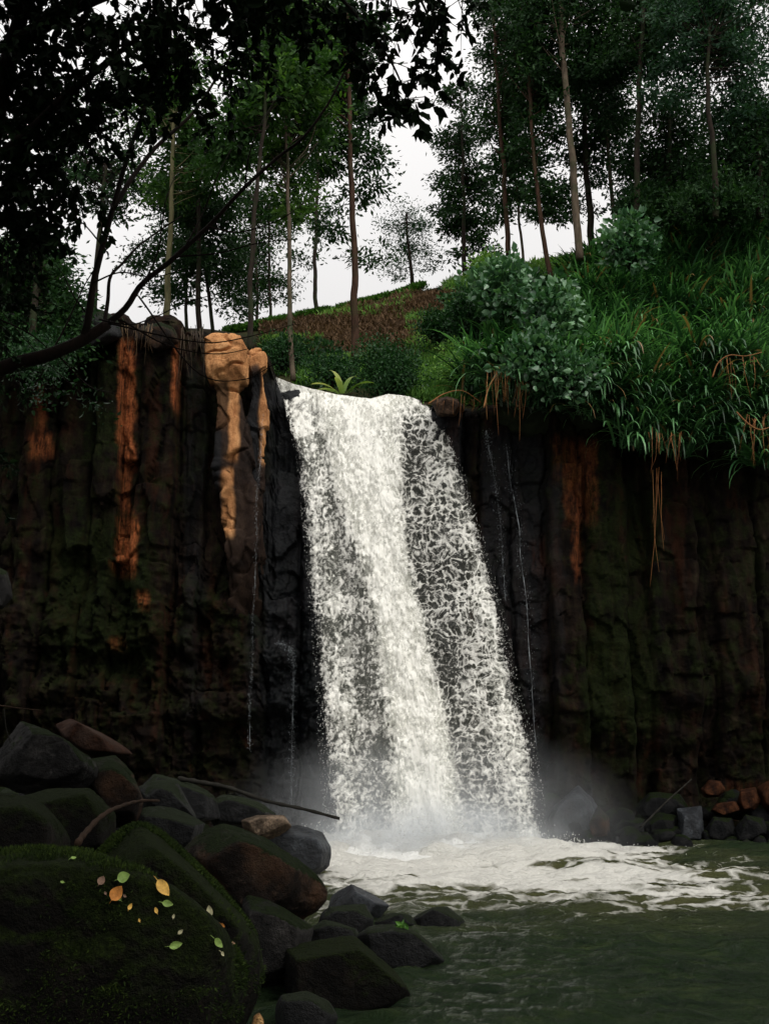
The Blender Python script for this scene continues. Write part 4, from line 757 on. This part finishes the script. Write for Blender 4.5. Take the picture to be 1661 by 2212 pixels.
T_('short pale stem showing through the dark scrub on the upper right', 33, [(1326, 470), (1320, 400), (1314, 330), (1310, 230)], .10, .05,
   [(1320, 250, 55, 60, .8), (1350, 330, 50, 50, .7), (1290, 380, 40, 40, .5)], M_blue, B_pale, seed=11)
T_('big bluish feathery tree in the top right corner', 27, [(1545, 470), (1540, 340), (1528, 200), (1530, 60)], .12, .05,
   [(1500, 60, 100, 90, .8), (1600, 100, 90, 90, .8), (1560, 0, 150, 60, .8), (1450, 170, 60, 70, .7), (1620, 230, 80, 60, .8)], M_blue, B_dark, seed=12, ls=.17)
T_('dark bushy tree filling the right edge below the feathery one', 28, [(1640, 470), (1640, 360), (1635, 260)], .14, .06,
   [(1640, 300, 90, 90, 1.2), (1570, 350, 70, 80, 1.1), (1660, 400, 80, 60, 1.1)], M_far, B_dark, seed=13, rc=.42)
T_('dark rounded tree between the bare trunk and the right edge', 31, [(1440, 470), (1442, 380), (1445, 260)], .15, .06,
   [(1440, 260, 60, 70, .9), (1400, 340, 60, 60, 1.1), (1470, 370, 70, 70, 1.2), (1420, 420, 80, 50, 1.2), (1500, 300, 50, 60, .9)], M_far, B_dark, seed=14, rc=.42)
T_('dark tree whose crown crosses the top edge right of centre', 29, [(1372, 500), (1375, 300), (1385, 100), (1390, -60)], .13, .06,
   [(1390, 20, 90, 90), (1360, 130, 60, 70, .9), (1430, 90, 60, 80, .8)], M_far, B_dark, seed=15)
LGp = 'trees behind the left cliff top'
T_('olive barked tree with a bare lower trunk behind the left cliff', 26, [(358, 720), (362, 620), (368, 500), (372, 380), (376, 240)], .13, .05,
   [(370, 250, 80, 80, .6), (430, 360, 70, 70, .6), (350, 410, 50, 60, .5), (390, 170, 80, 70, .6)], M_olive, barkmat('olive_bark', (.04, .04, .02), (.11, .10, .05)), seed=16, group=LGp)
T_('straight dark pine left of the leaning thin pine', 29, [(433, 740), (430, 620), (428, 480), (428, 330)], .12, .05,
   [(430, 330, 80, 80, .8), (400, 450, 70, 60, .8), (470, 480, 60, 60, .7), (430, 560, 75, 50, .7), (390, 620, 50, 40, .5)], M_far, B_dark, seed=17, group=LGp)
T_('thin dark pine leaning left beside the straight one', 31, [(462, 740), (452, 640), (444, 560), (436, 440)], .09, .04,
   [(450, 440, 60, 60, .7), (490, 560, 60, 50, .7), (520, 640, 50, 40, .5)], M_far, B_dark, seed=18, group=LGp)
T_('slim pine between the olive barked tree and the straight pine', 33, [(404, 735), (404, 640), (402, 520)], .09, .04,
   [(400, 520, 60, 60, .7), (320, 560, 50, 50, .7), (370, 630, 50, 40, .5)], M_far, B_dark, seed=19, group=LGp)
T_('distant bushy pine whose thin trunk shows low over the tea ridge', 44, [(584, 715), (584, 650), (582, 560), (580, 440)], .10, .05,
   [(575, 470, 70, 70, .9), (560, 580, 65, 60, 1.), (600, 620, 45, 40, .6), (530, 650, 55, 40, .7)], M_far, B_dark, seed=20, group=LGp)
T_('distant pine left of the bushy one, half hidden by it', 43, [(556, 725), (556, 640), (552, 520), (550, 420)], .10, .05,
   [(548, 430, 60, 70, .8), (530, 540, 60, 60, .9), (510, 600, 45, 40, .6)], M_far, B_dark, seed=21, group=LGp)
T_('bright olive leafy tree in the upper middle of the left canopy', 22.5, [(540, 760), (545, 560), (560, 360), (580, 160)], .09, .04,
   [(600, 170, 80, 90, .7), (530, 240, 70, 70, .55), (660, 130, 60, 80, .6), (480, 310, 60, 50, .5)], M_olive, B_dark, seed=22, ls=.2, ratio=.45, group=LGp)
T_('dark conifer at the left end of the cliff top', 19, [(70, 800), (75, 680), (80, 560)], .12, .05,
   [(80, 580, 60, 60), (110, 660, 60, 50, 1.1), (60, 720, 80, 60, 1.2), (130, 730, 40, 40), (30, 620, 60, 90, 1.2)], M_far, B_dark, seed=23, ls=.14, rc=.25, per=14, group=LGp)
T_('dark tree far behind at the top left, seen through the near leaves', 30, [(200, 740), (210, 560), (230, 360)], .14, .06,
   [(240, 390, 90, 90, .5), (160, 330, 80, 90, .5), (270, 220, 100, 80, .5)], M_far, B_dark, seed=24, group=LGp)

# ------------------------------------------------------------------ near tree on the left bank, leaning over the frame
NT = empty('leaning_tree', P(-260, 1300, 8.0)); tag(NT, 'dark broad leaved tree leaning in from the left with its canopy and an added unseen leaf roof overhead', 'tree')
mb = MB()
def limb(pts, r0, r1, n=30, wob=.03, seed=1, sides=9): c_ = curve([P(*p_) for p_ in pts], n, wob, seed); mb.tube(c_, np.linspace(r0, r1, n), sides); return c_
LM = []
LM.append(limb([(-260, 1300, 8), (-180, 1000, 8), (-90, 850, 8), (20, 790, 8), (110, 765, 8), (180, 735, 8.05), (235, 698, 8.1)], .08, .046, seed=1))
LM.append(limb([(180, 735, 8.05), (192, 690, 8.0), (203, 610, 8), (222, 530, 8), (245, 450, 8), (275, 360, 8), (300, 280, 8), (320, 190, 7.9)], .036, .014, seed=2))
LM.append(limb([(225, 705, 8.1), (232, 650, 8.2), (240, 600, 8.2), (270, 570, 8.3), (320, 520, 8.4), (390, 470, 8.5)], .02, .006, seed=3))
LM.append(limb([(235, 698, 8.1), (275, 665, 8.1), (310, 615, 8.1), (380, 555, 8.1), (450, 490, 8.1), (530, 400, 8), (600, 335, 8), (655, 290, 7.9), (720, 200, 7.8), (770, 90, 7.7)], .03, .007, seed=4))
LM.append(limb([(245, 450, 8), (330, 330, 8.3), (420, 240, 8.4), (500, 120, 8.4)], .025, .01, seed=5))
LM.append(limb([(-90, 850, 8), (-60, 600, 7.8), (-20, 350, 7.5), (30, 100, 7.2), (90, -150, 7)], .11, .05, seed=6))
LM.append(limb([(-20, 350, 7.5), (90, 260, 7.2), (200, 160, 7), (330, 60, 6.9)], .05, .015, seed=7))
LM.append(limb([(30, 100, 7.2), (200, 0, 7), (400, -60, 6.8), (640, -80, 6.7), (860, -60, 6.6), (960, 10, 6.6)], .06, .012, seed=8))
LM.append(limb([(640, -80, 6.7), (720, -20, 6.7), (790, 60, 6.7), (850, 140, 6.7), (885, 210, 6.7)], .02, .005, seed=9))
LM.append(limb([(860, -60, 6.6), (900, -10, 6.6), (935, 60, 6.6), (950, 120, 6.6)], .014, .004, seed=10))
# bare hanging twigs
rg = np.random.default_rng(12)
for k, pts in enumerate([[(235, 698), (330, 722), (450, 738), (560, 722), (640, 700)], [(260, 690), (360, 745), (470, 765), (560, 750)], [(190, 680), (160, 640), (140, 600), (120, 575)], [(215, 690), (280, 700), (330, 690), (420, 650), (520, 620)],
                         [(110, 765), (150, 700), (185, 620), (215, 560), (228, 480)], [(380, 555), (470, 545), (560, 520), (640, 515)], [(450, 490), (520, 500), (610, 470), (680, 420)], [(310, 615), (340, 540), (360, 450), (380, 380)],
                         [(400, 535), (440, 460), (470, 380), (500, 320)], [(530, 400), (540, 330), (560, 270), (590, 210)], [(203, 610), (260, 590), (330, 600), (400, 580)], [(245, 450), (210, 400), (170, 370)], [(222, 530), (180, 480), (150, 470)],
                         [(0, 690), (60, 720), (120, 770), (165, 800)], [(300, 640), (420, 800), (520, 820), (600, 780)], [(120, 760), (190, 830), (240, 850)]]):
    limb([(u, v, 8.0+rg.normal(0, .15)) for u, v in pts], .009, .003, 20, .03, 20+k, 5)
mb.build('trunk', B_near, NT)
# leaf sprays: (u, v, radius u, radius v, distance, sprays, scale)
SPR = [(40, 60, 130, 130, 7.3, 60, 1), (170, 80, 130, 120, 7.1, 60, 1), (310, 60, 130, 100, 6.9, 52, 1), (440, 40, 110, 80, 6.8, 36, 1), (50, 250, 100, 120, 7.5, 56, 1), (170, 250, 90, 100, 7.3, 40, .95), (30, 420, 80, 110, 7.7, 46, 1), (120, 400, 75, 80, 7.5, 26, .95),
       (180, 440, 40, 45, 7.4, 8, .95), (20, 560, 70, 110, 7.8, 34, .9), (280, 190, 90, 80, 7.2, 24, .9), (380, 160, 80, 70, 7.0, 20, .9), (560, 20, 100, 60, 6.8, 26, .95), (520, 130, 70, 70, 6.9, 14, .85), (640, 30, 70, 60, 6.7, 16, .9), (330, 290, 60, 60, 7.9, 8, .8),
       (720, 20, 60, 50, 6.7, 10, .85), (800, 90, 45, 70, 6.7, 8, .9), (855, 180, 40, 55, 6.7, 8, 1.05), (880, 225, 25, 40, 6.7, 5, 1.0), (760, 150, 35, 50, 6.8, 5, .85), (860, 20, 55, 40, 6.6, 9, .8), (930, 40, 45, 45, 6.6, 10, .75), (945, 105, 28, 45, 6.6, 6, .7), (990, 10, 40, 30, 6.7, 5, .7),
       (-40, 750, 70, 120, 7.8, 30, .8), (60, 830, 40, 40, 7.9, 4, .5), (-60, 1000, 70, 120, 8.0, 24, .8), (100, -80, 260, 60, 7, 70, 1), (500, -90, 260, 60, 6.8, 60, 1), (470, 240, 60, 60, 7.4, 7, .8)]
lb = MB(); tb = MB()
for (u, v, ru, rv, Y, n_, s_) in SPR:
    n_ = int(n_*(1.4 if u < 120 or v < 0 else 1.0))
    d = unit(rg.normal(size=(n_, 3)))*rg.random((n_, 1))**.4; c_ = P(u+d[:, 0]*ru, v+d[:, 1]*rv, Y+d[:, 2]*(ru+rv)*.45*px(Y))
    for q in c_:
        k = rg.integers(9, 17); dirn = unit(rg.normal(size=3)*np.array([1, 1, .4])+np.array([.3, 0, -.55])); ln_ = rg.uniform(.22, .42)*s_
        t = np.sort(rg.random(k)); tw = q+dirn*ln_*t[:, None]+np.array([0, 0, -.10])*(t**2)[:, None]
        sd2 = unit(rg.normal(size=(k, 3))); leaves(lb, tw, dirn*.5+sd2*.8+np.array([0, 0, -.55]), rg.uniform(.062, .108, k)*s_*(1.25 if u > 690 else 1), rg.uniform(.5, .68, k), np.clip(rg.random()*.5+rg.random(k)*.5, 0, 1), rg, 'O')
        tb.tube(np.stack([q-dirn*.12, q, q+dirn*ln_*.5, q+dirn*ln_+np.array([0, 0, -.1])]), [.004, .0035, .0025, .0015], 4)
# unseen leaf roof over the bank and camera, added to keep skylight off boulders
n_ = 2600; c_ = np.stack([rg.uniform(-9, 2.2, n_), rg.uniform(-5, 8.5, n_), rg.uniform(6.8, 9.5, n_)], -1)
c_ = c_[(c_[:, 2]-CAMH)/np.maximum(c_[:, 1], .1) > 1.02+.0*c_[:, 0]]; c_ = c_[fbm(c_*.5, 2, 8) > -.35]
for q in c_: leaves(lb, q+rg.normal(0, .3, (16, 3)), rg.normal(size=(16, 3))*np.array([1, 1, .4]), rg.uniform(.14, .24, 16), .62, rg.random(16), rg, 'O')
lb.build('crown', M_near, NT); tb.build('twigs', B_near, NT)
# small glossy leaves of a climber in front of the left cliff
mb = MB(); vine = [[(-20, 640), (60, 740), (120, 800), (180, 850), (240, 890)], [(-20, 760), (40, 830), (80, 850), (110, 870)]]
lf = MB()
for k, pts in enumerate(vine):
    c_ = curve([P(u, v, 8.6) for u, v in pts], 40, .04, 50+k); mb.tube(c_, .004, 5); n_ = 110; i = rg.integers(14, 40, n_)
    leaves(lf, c_[i]+rg.normal(0, .07, (n_, 3)), rg.normal(size=(n_, 3))+np.array([.3, -.2, -.3]), rg.uniform(.03, .07, n_), .5, rg.random(n_)*.6, rg, 'O')
e = empty('climber', P(60, 800, 8.6)); tag(e, 'thin climber with small glossy green leaves in front of the left cliff', 'plant'); mb.build('stem', B_near, e); lf.build('foliage', M_bush, e)

# ------------------------------------------------------------------ plants on the slope
def on_hill(u, v, Ymax=60):
    """point of the hillside seen at a photo pixel"""
    ys = np.linspace(21.5, Ymax, 500); q = P(np.full(500, u), np.full(500, v), ys); h = hill(q[:, 0], np.maximum(q[:, 1], 22.4)); k = np.argmax(q[:, 2] <= h)
    return q[k] if (q[:, 2] <= h).any() else q[-1]
def shrub(label, u, v, ru, rv, Y, leaf, n=2200, ls=.1, ratio=.5, shape='O', name='shrub', group='shrubs on the slope', seed=0, clump=.16, cat='shrub'):
    rg = np.random.default_rng(seed+900); nc = n//24; d = unit(rg.normal(size=(nc, 3)))*(rg.random((nc, 1))**.3); s = px(Y)
    k_ = (.55+.55*rg.random(nc))*(1+.55*fbm(d*1.6+seed*3.1, 2, seed)); cp = P(u+d[:, 0]*ru*k_, v+d[:, 1]*rv*k_, Y+d[:, 2]*ru*s*k_)
    base = P(u, v+rv*1.05, Y); e = empty(name, base); tag(e, label, cat, group); mb = MB()
    for c_ in cp[:40]: mb.tube(curve([base+rg.normal(0, .08, 3), (base+c_)/2+np.array([0, 0, -.05]), c_], 6), np.linspace(.018, .005, 6), 4)
    mb.build('stem', B_dark, e); cid = rg.integers(0, nc, n); pos = cp[cid]+rg.normal(0, clump, (n, 3)); lb = MB(); cr = rg.random(nc)
    leaves(lb, pos, unit(pos-cp[cid])*.8+rg.normal(0, .6, (n, 3))+np.array([0, -.35, .1]), rg.uniform(.6, 1.3, n)*ls, ratio, np.clip(.5*cr[cid]+.5*rg.random(n), 0, 1), rg, shape); lb.build('foliage', leaf, e); return e
shrub('dense round dark green bush on the lip above the fall', 838, 800, 72, 62, 23.2, M_bush, 9000, .085, .5, seed=1, clump=.14)
shrub('bright broad leaved shrub, the uppermost of the pale leaved group', 1085, 618, 62, 62, 24.0, M_broad, 2300, .2, .8, seed=2)
shrub('bright broad leaved shrub below the leaning trunk', 1195, 690, 60, 72, 22.9, M_broad, 2500, .19, .8, seed=3)
shrub('broad leaved shrub beside the tallest trunk on the right', 1365, 525, 55, 48, 27, M_broad, 1500, .2, .8, seed=4)
shrub('dark broad leaved shrub between the two bright ones', 1135, 650, 48, 50, 25.2, M_bush, 1800, .17, .75, seed=5)
shrub('leafy shrub overhanging the wet rock right of the fall', 1150, 778, 52, 46, 19.7, M_broad, 1900, .16, .75, seed=6)
shrub('low pale leaved shrub over the hanging roots', 1228, 808, 48, 34, 19.5, M_broad, 1600, .14, .7, seed=7)
shrub('yellow green bush near the lip just right of the round bush', 1000, 790, 60, 40, 23.6, M_cover, 3000, .09, .4, seed=8)
shrub('dark shrub on the slope above the round bush', 945, 705, 42, 28, 27, M_bush, 2200, .11, .5, seed=9)
shrub('dark shrub halfway up the slope left of the broad leaved group', 1010, 680, 45, 60, 26, M_bush, 3500, .11, .5, seed=10)
shrub('low green shrub at the foot of the tall dark tree', 720, 800, 50, 25, 24.2, M_bush, 2000, .1, .5, seed=11)
shrub('small green shrub at the foot of the mottled tree', 610, 760, 55, 30, 25, M_bush, 2500, .1, .5, seed=12)
shrub('dark scrub bush under the trees on the upper right', 1400, 445, 80, 45, 30, M_far, 4500, .16, .5, seed=13)
shrub('dark scrub bush at the right edge above the tall grass', 1560, 430, 110, 50, 28, M_far, 6000, .16, .5, seed=14)
shrub('bush on the skyline left of the leaning tree', 1060, 590, 40, 35, 33, M_cover, 2500, .14, .5, seed=15)
shrub('dark bush at the foot of the left cliff conifer', 90, 770, 75, 45, 18.6, M_bush, 3000, .08, .5, seed=16)
# banana plant
e = empty('banana_plant', P(738, 858, 22.7)); tag(e, 'young banana plant with yellow green leaves on the lip of the fall', 'plant')
for (u, v, l_, el, az, k) in ((728, 846, .75, .75, 2.9, .9), (738, 844, .95, 1.3, 2.2, .8), (742, 846, .85, 1.2, 1.0, .4), (748, 848, .8, .8, .2, .2), (740, 850, .6, .8, 4.4, .6), (732, 850, .6, .4, 3.5, .5), (756, 848, .7, 1.0, .5, .1)):
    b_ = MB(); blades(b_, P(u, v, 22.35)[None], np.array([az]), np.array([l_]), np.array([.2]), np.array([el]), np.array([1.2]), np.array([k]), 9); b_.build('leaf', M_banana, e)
# tea hedges
def hedge(label, pts, Y, h_, n, seed):
    rg = np.random.default_rng(seed); c_ = curve([P(u, v, Y) for u, v in pts], 80); i = rg.integers(0, 79, n); f = rg.random((n, 1)); ctr = c_[i]*(1-f)+c_[i+1]*f; d = unit(rg.normal(size=(n, 3))*np.array([.2, 1, 1])); d[:, 2] = np.abs(d[:, 2])
    pos = ctr+d*h_*(.75+.25*rg.random((n, 1)))*np.array([1, 1.6, 1])*(1+.2*fbm(ctr*1.5, 3, seed))[:, None]; mb = MB(); leaves(mb, pos, d+rg.normal(0, .5, (n, 3)), rg.uniform(.08, .16, n), .5, rg.random(n), rg, 'O')
    return tag(mb.build('tea_hedge', M_tea), label, 'hedge', 'tea hedges on the ridge')
hedge('bright tea hedge on the skyline left of the brown plot', [(730, 690), (780, 676), (840, 660), (915, 637)], 36.5, .45, 9000, 1)
hedge('dim tea hedge along the ridge behind the mottled tree', [(490, 735), (560, 722), (640, 706), (720, 690)], 36.5, .45, 9000, 2)
# ground cover and dry scrub
def scatter(label, name, boxes, n, mat, ls, rt, seed, up=.6, hgt=.15):
    rg = np.random.default_rng(seed); P_ = []
    for (u0, u1, v0, v1, k) in boxes:
        m_ = int(n*k); y0 = [on_hill(u, v)[1] for u, v in ((u0, v1), (u1, v1), (u0, v0), (u1, v0))]; ya, yb_ = max(23.0, min(y0)-.4), min(max(y0)+.8, 37.9); y = ya+(yb_-ya)*rg.random(m_*3); u = u0+(u1-u0)*rg.random(m_*3); x = (u-830.5)/F*y*1.06
        z = hill(x, y); dd = (z-CAMH)*SP+y*CP; uu_ = 830.5+F*x/dd; vv = 1106-F*((z-CAMH)*CP-y*SP)/dd; jt = 18*fbm(np.stack([x, y, z], -1)*.9, 3, seed)
        ok = (uu_ > u0-jt) & (uu_ < u1+jt) & (vv > v0+jt*.6) & (vv < v1+jt*.6); P_.append(np.stack([x, y, z], -1)[ok][:m_])
    p_ = np.concatenate(P_); tuft = fbm(p_*1.4, 3, seed+2); p_[:, 2] += hgt*(rg.random(len(p_))+.8*np.clip(tuft, -.5, 1)); mb = MB(); leaves(mb, p_, rg.normal(size=(len(p_), 3))+np.array([0, -.3, up]), rg.uniform(.5, 1.4, len(p_))*ls, rt, np.clip(.5+.5*tuft+rg.normal(0, .2, len(p_)), 0, 1), rg, 'D')
    return tag(mb.build(name, mat), label, kind='stuff')
scatter('green grass and low leaves on the slope by the fall', 'ground_cover', [(560, 700, 740, 815, .5), (640, 900, 790, 838, .5), (880, 1000, 790, 866, .6), (880, 1080, 690, 880, 1.6), (960, 1330, 560, 800, 1.6), (1000, 1130, 600, 700, .6), (680, 900, 640, 700, .3), (1020, 1250, 780, 900, .8)], 24000, M_cover, .2, .2, 1, .9, .25)
scatter('brown dry scrub on the terraced plot below the ridge', 'dry_scrub', [(640, 960, 640, 790, 2.2), (560, 700, 700, 800, .9), (880, 1000, 640, 740, .7)], 22000, M_dry, .2, .3, 2, .5, .22)
scatter('dark leafy undergrowth between the slope trees', 'undergrowth', [(950, 1080, 640, 760, .6), (1250, 1661, 420, 560, 1.5), (560, 740, 760, 815, .3)], 12000, M_bush, .2, .45, 3, .5, .4)

# ------------------------------------------------------------------ tall elephant grass on the right slope
rg = np.random.default_rng(77)
def tuss(mb, base, n, ln_, wd, face=None, drop=0., rg=rg):
    az = rg.uniform(0, 2*math.pi, n) if face is None else rg.normal(face, .9, n)
    b_ = base+rg.normal(0, .12, (n, 3))*np.array([1, 1, .3]); l_ = ln_*rg.uniform(.55, 1.25, n)
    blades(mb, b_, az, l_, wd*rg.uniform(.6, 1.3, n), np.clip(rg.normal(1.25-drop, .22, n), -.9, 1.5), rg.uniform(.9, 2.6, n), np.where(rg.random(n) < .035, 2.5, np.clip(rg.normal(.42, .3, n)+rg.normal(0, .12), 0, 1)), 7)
mb = MB(); cnt = 0; tries = 0
while cnt < 1150 and tries < 30000:
    tries += 1; u = rg.uniform(1020, 1850); y = rg.uniform(22.2, 33); x = (u-830.5)/F*y*1.06; z = float(hill(np.array([x]), np.array([y]))[0]); dd = (z-CAMH)*SP+y*CP; v = 1106-F*((z-CAMH)*CP-y*SP)/dd; u2 = 830.5+F*x/dd
    top = np.interp(u2, [1010, 1080, 1180, 1250, 1330, 1450, 1700], [800, 740, 680, 600, 545, 490, 450])
    if v < top or v > 960: continue
    if u2 < 1250 and rg.random() < .55: continue
    if fbm(np.array([[x*.55, y*.45, 3.]]), 3, 61)[0] < -.16: continue
    big = y > 25; tuss(mb, np.array([x, y, z+rg.uniform(.2, .9)]), 26, rg.uniform(.9, 1.7), .09 if big else .07, face=-math.pi/2+rg.normal(0, .5), drop=rg.uniform(.05, .55)); cnt += 1
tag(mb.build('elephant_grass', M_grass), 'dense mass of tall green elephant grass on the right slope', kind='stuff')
TG = 'grass tussocks hanging over the right cliff'
TUS = [(1092, 815, 'grass tussock hanging nearest the fall, above the straw coloured roots'), (1140, 850, 'grass tussock drooping over the wet rock right of the straw coloured roots'), (1290, 850, 'grass tussock over the dark hollow under the slope'), (1360, 870, 'short grass tussock left of the long hanging one'),
       (1420, 905, 'long grass tussock hanging lowest down the right cliff'), (1455, 840, 'thick grass tussock just above the lowest hanging one'), (1530, 880, 'grass tussock left of the arched roots'), (1600, 820, 'grass tussock behind the arched pale roots'), (1650, 900, 'grass tussock at the right edge over the forked root'),
       (1240, 840, 'ragged grass tussock below the low pale leaved shrub'), (1330, 800, 'bright grass tussock in the middle of the right lip'), (1500, 800, 'bright grass tussock above the arched roots'), (1210, 880, 'grass tussock hanging above the brown streaked column'), (1385, 960, 'thin grass tussock whose tips reach lowest of all'), (1475, 950, 'drooping grass tussock right of the lowest hanging one'), (1655, 985, 'low grass tussock at the right edge under the forked root'), (1320, 905, 'small grass tussock in the shade of the lip hollow'), (1575, 930, 'dark grass tussock between the two root bundles on the right')]
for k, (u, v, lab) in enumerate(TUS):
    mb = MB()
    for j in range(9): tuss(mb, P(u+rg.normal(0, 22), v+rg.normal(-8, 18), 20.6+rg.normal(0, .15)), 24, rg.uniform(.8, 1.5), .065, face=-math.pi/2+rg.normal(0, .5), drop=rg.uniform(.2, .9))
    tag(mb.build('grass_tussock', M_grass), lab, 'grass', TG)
# soil and turf pad that carries the tussocks, so that they grow from the lip
m_turf = plain('turf', (.012, .016, .007), .95, .6, 4)
X, T2 = np.meshgrid(np.linspace(ux(1075), ux(2200), 300), np.linspace(0, 1, 40)); a = T2*math.pi*.75
zl = np.interp(X, LX, LZ)-.55; V = np.stack([X, 21.7-1.0*np.sin(a)*(.8+.3*fbm(np.stack([X*1.2, X*0, X*0], -1).reshape(-1, 3), 3, 401).reshape(X.shape)), zl-.35*np.cos(np.pi-a)*-1+.55*(1-np.cos(a))], -1).reshape(-1, 3)
V += .14*fbm(V*2.2, 4, 402)[:, None]*np.array([.3, 1, 1])
o = mesh('turf_ledge', V, [grid(300, 40)], m_turf); tag(o, 'dark turf ledge overhanging the right cliff', kind='structure')
# dry hanging roots
def roots(label, u0, u1, v0, ln0, ln1, n, Y, seed, horiz=None, mat=M_straw, nm='hanging_roots'):
    rg = np.random.default_rng(seed); mb = MB()
    for k in range(n):
        u = rg.uniform(u0, u1); l_ = rg.uniform(ln0, ln1); s_ = rg.normal(0, 8); r = rg.uniform(.005, .010); l_ *= rg.choice([.5, 1, 1.2])
        c_ = curve([P(u-s_*.4, v0+rg.normal(0, 6), Y+.1), P(u, v0+l_*.3, Y-.15), P(u+s_*.5, v0+l_*.65, Y-.12), P(u+s_+rg.normal(0, 4), v0+l_, Y-.05)], 16, .02, seed+k); mb.tube(c_, np.linspace(r, r*.3, 16), 5, rg.random())
    if horiz: mb.tube(curve([P(u, v, Y-.2) for u, v in horiz], 30, .02, seed), np.linspace(.016, .008, 30), 6, .6)
    return tag(mb.build(nm, mat), label, 'roots', 'dry roots hanging over the cliffs')
roots('orange straw coloured roots hanging beside the tussock nearest the fall', 1050, 1140, 800, 60, 130, 22, 19.75, 1, [(1045, 880), (1055, 840), (1075, 805), (1082, 790)])
roots('pale arched root with hanging strands above the right cliff', 1555, 1640, 775, 45, 95, 12, 19.6, 2, [(1538, 815), (1550, 785), (1575, 768), (1610, 770), (1645, 762)])
roots('short reddish roots under the lowest hanging tussock', 1395, 1470, 935, 35, 90, 14, 19.7, 3)
roots('forked tan root at the right edge', 1600, 1655, 900, 40, 110, 10, 19.5, 4, [(1590, 890), (1615, 915), (1640, 928), (1670, 920)])
roots('tangle of dry brown grass hanging over the rust streaked groove', 262, 330, 705, 25, 85, 22, 20.1, 5, None, leafmat('brown_straw', (.03, .018, .01), (.08, .05, .025), (.16, .1, .05), .8, .1))
roots('grey brown strands hanging beside the ochre pillar', 388, 440, 715, 40, 130, 18, 20.3, 6, None, leafmat('grey_straw', (.02, .014, .01), (.05, .035, .022), (.09, .065, .04), .8, .1))
roots('thin dry strands on the lip at the tan rock', 940, 1040, 862, 15, 60, 12, 20.7, 7, [(925, 872), (960, 850), (1000, 845), (1040, 870)])
roots('long thin pale rootlets trailing down the mossy right cliff', 1408, 1440, 1010, 120, 260, 5, 20.5, 8)
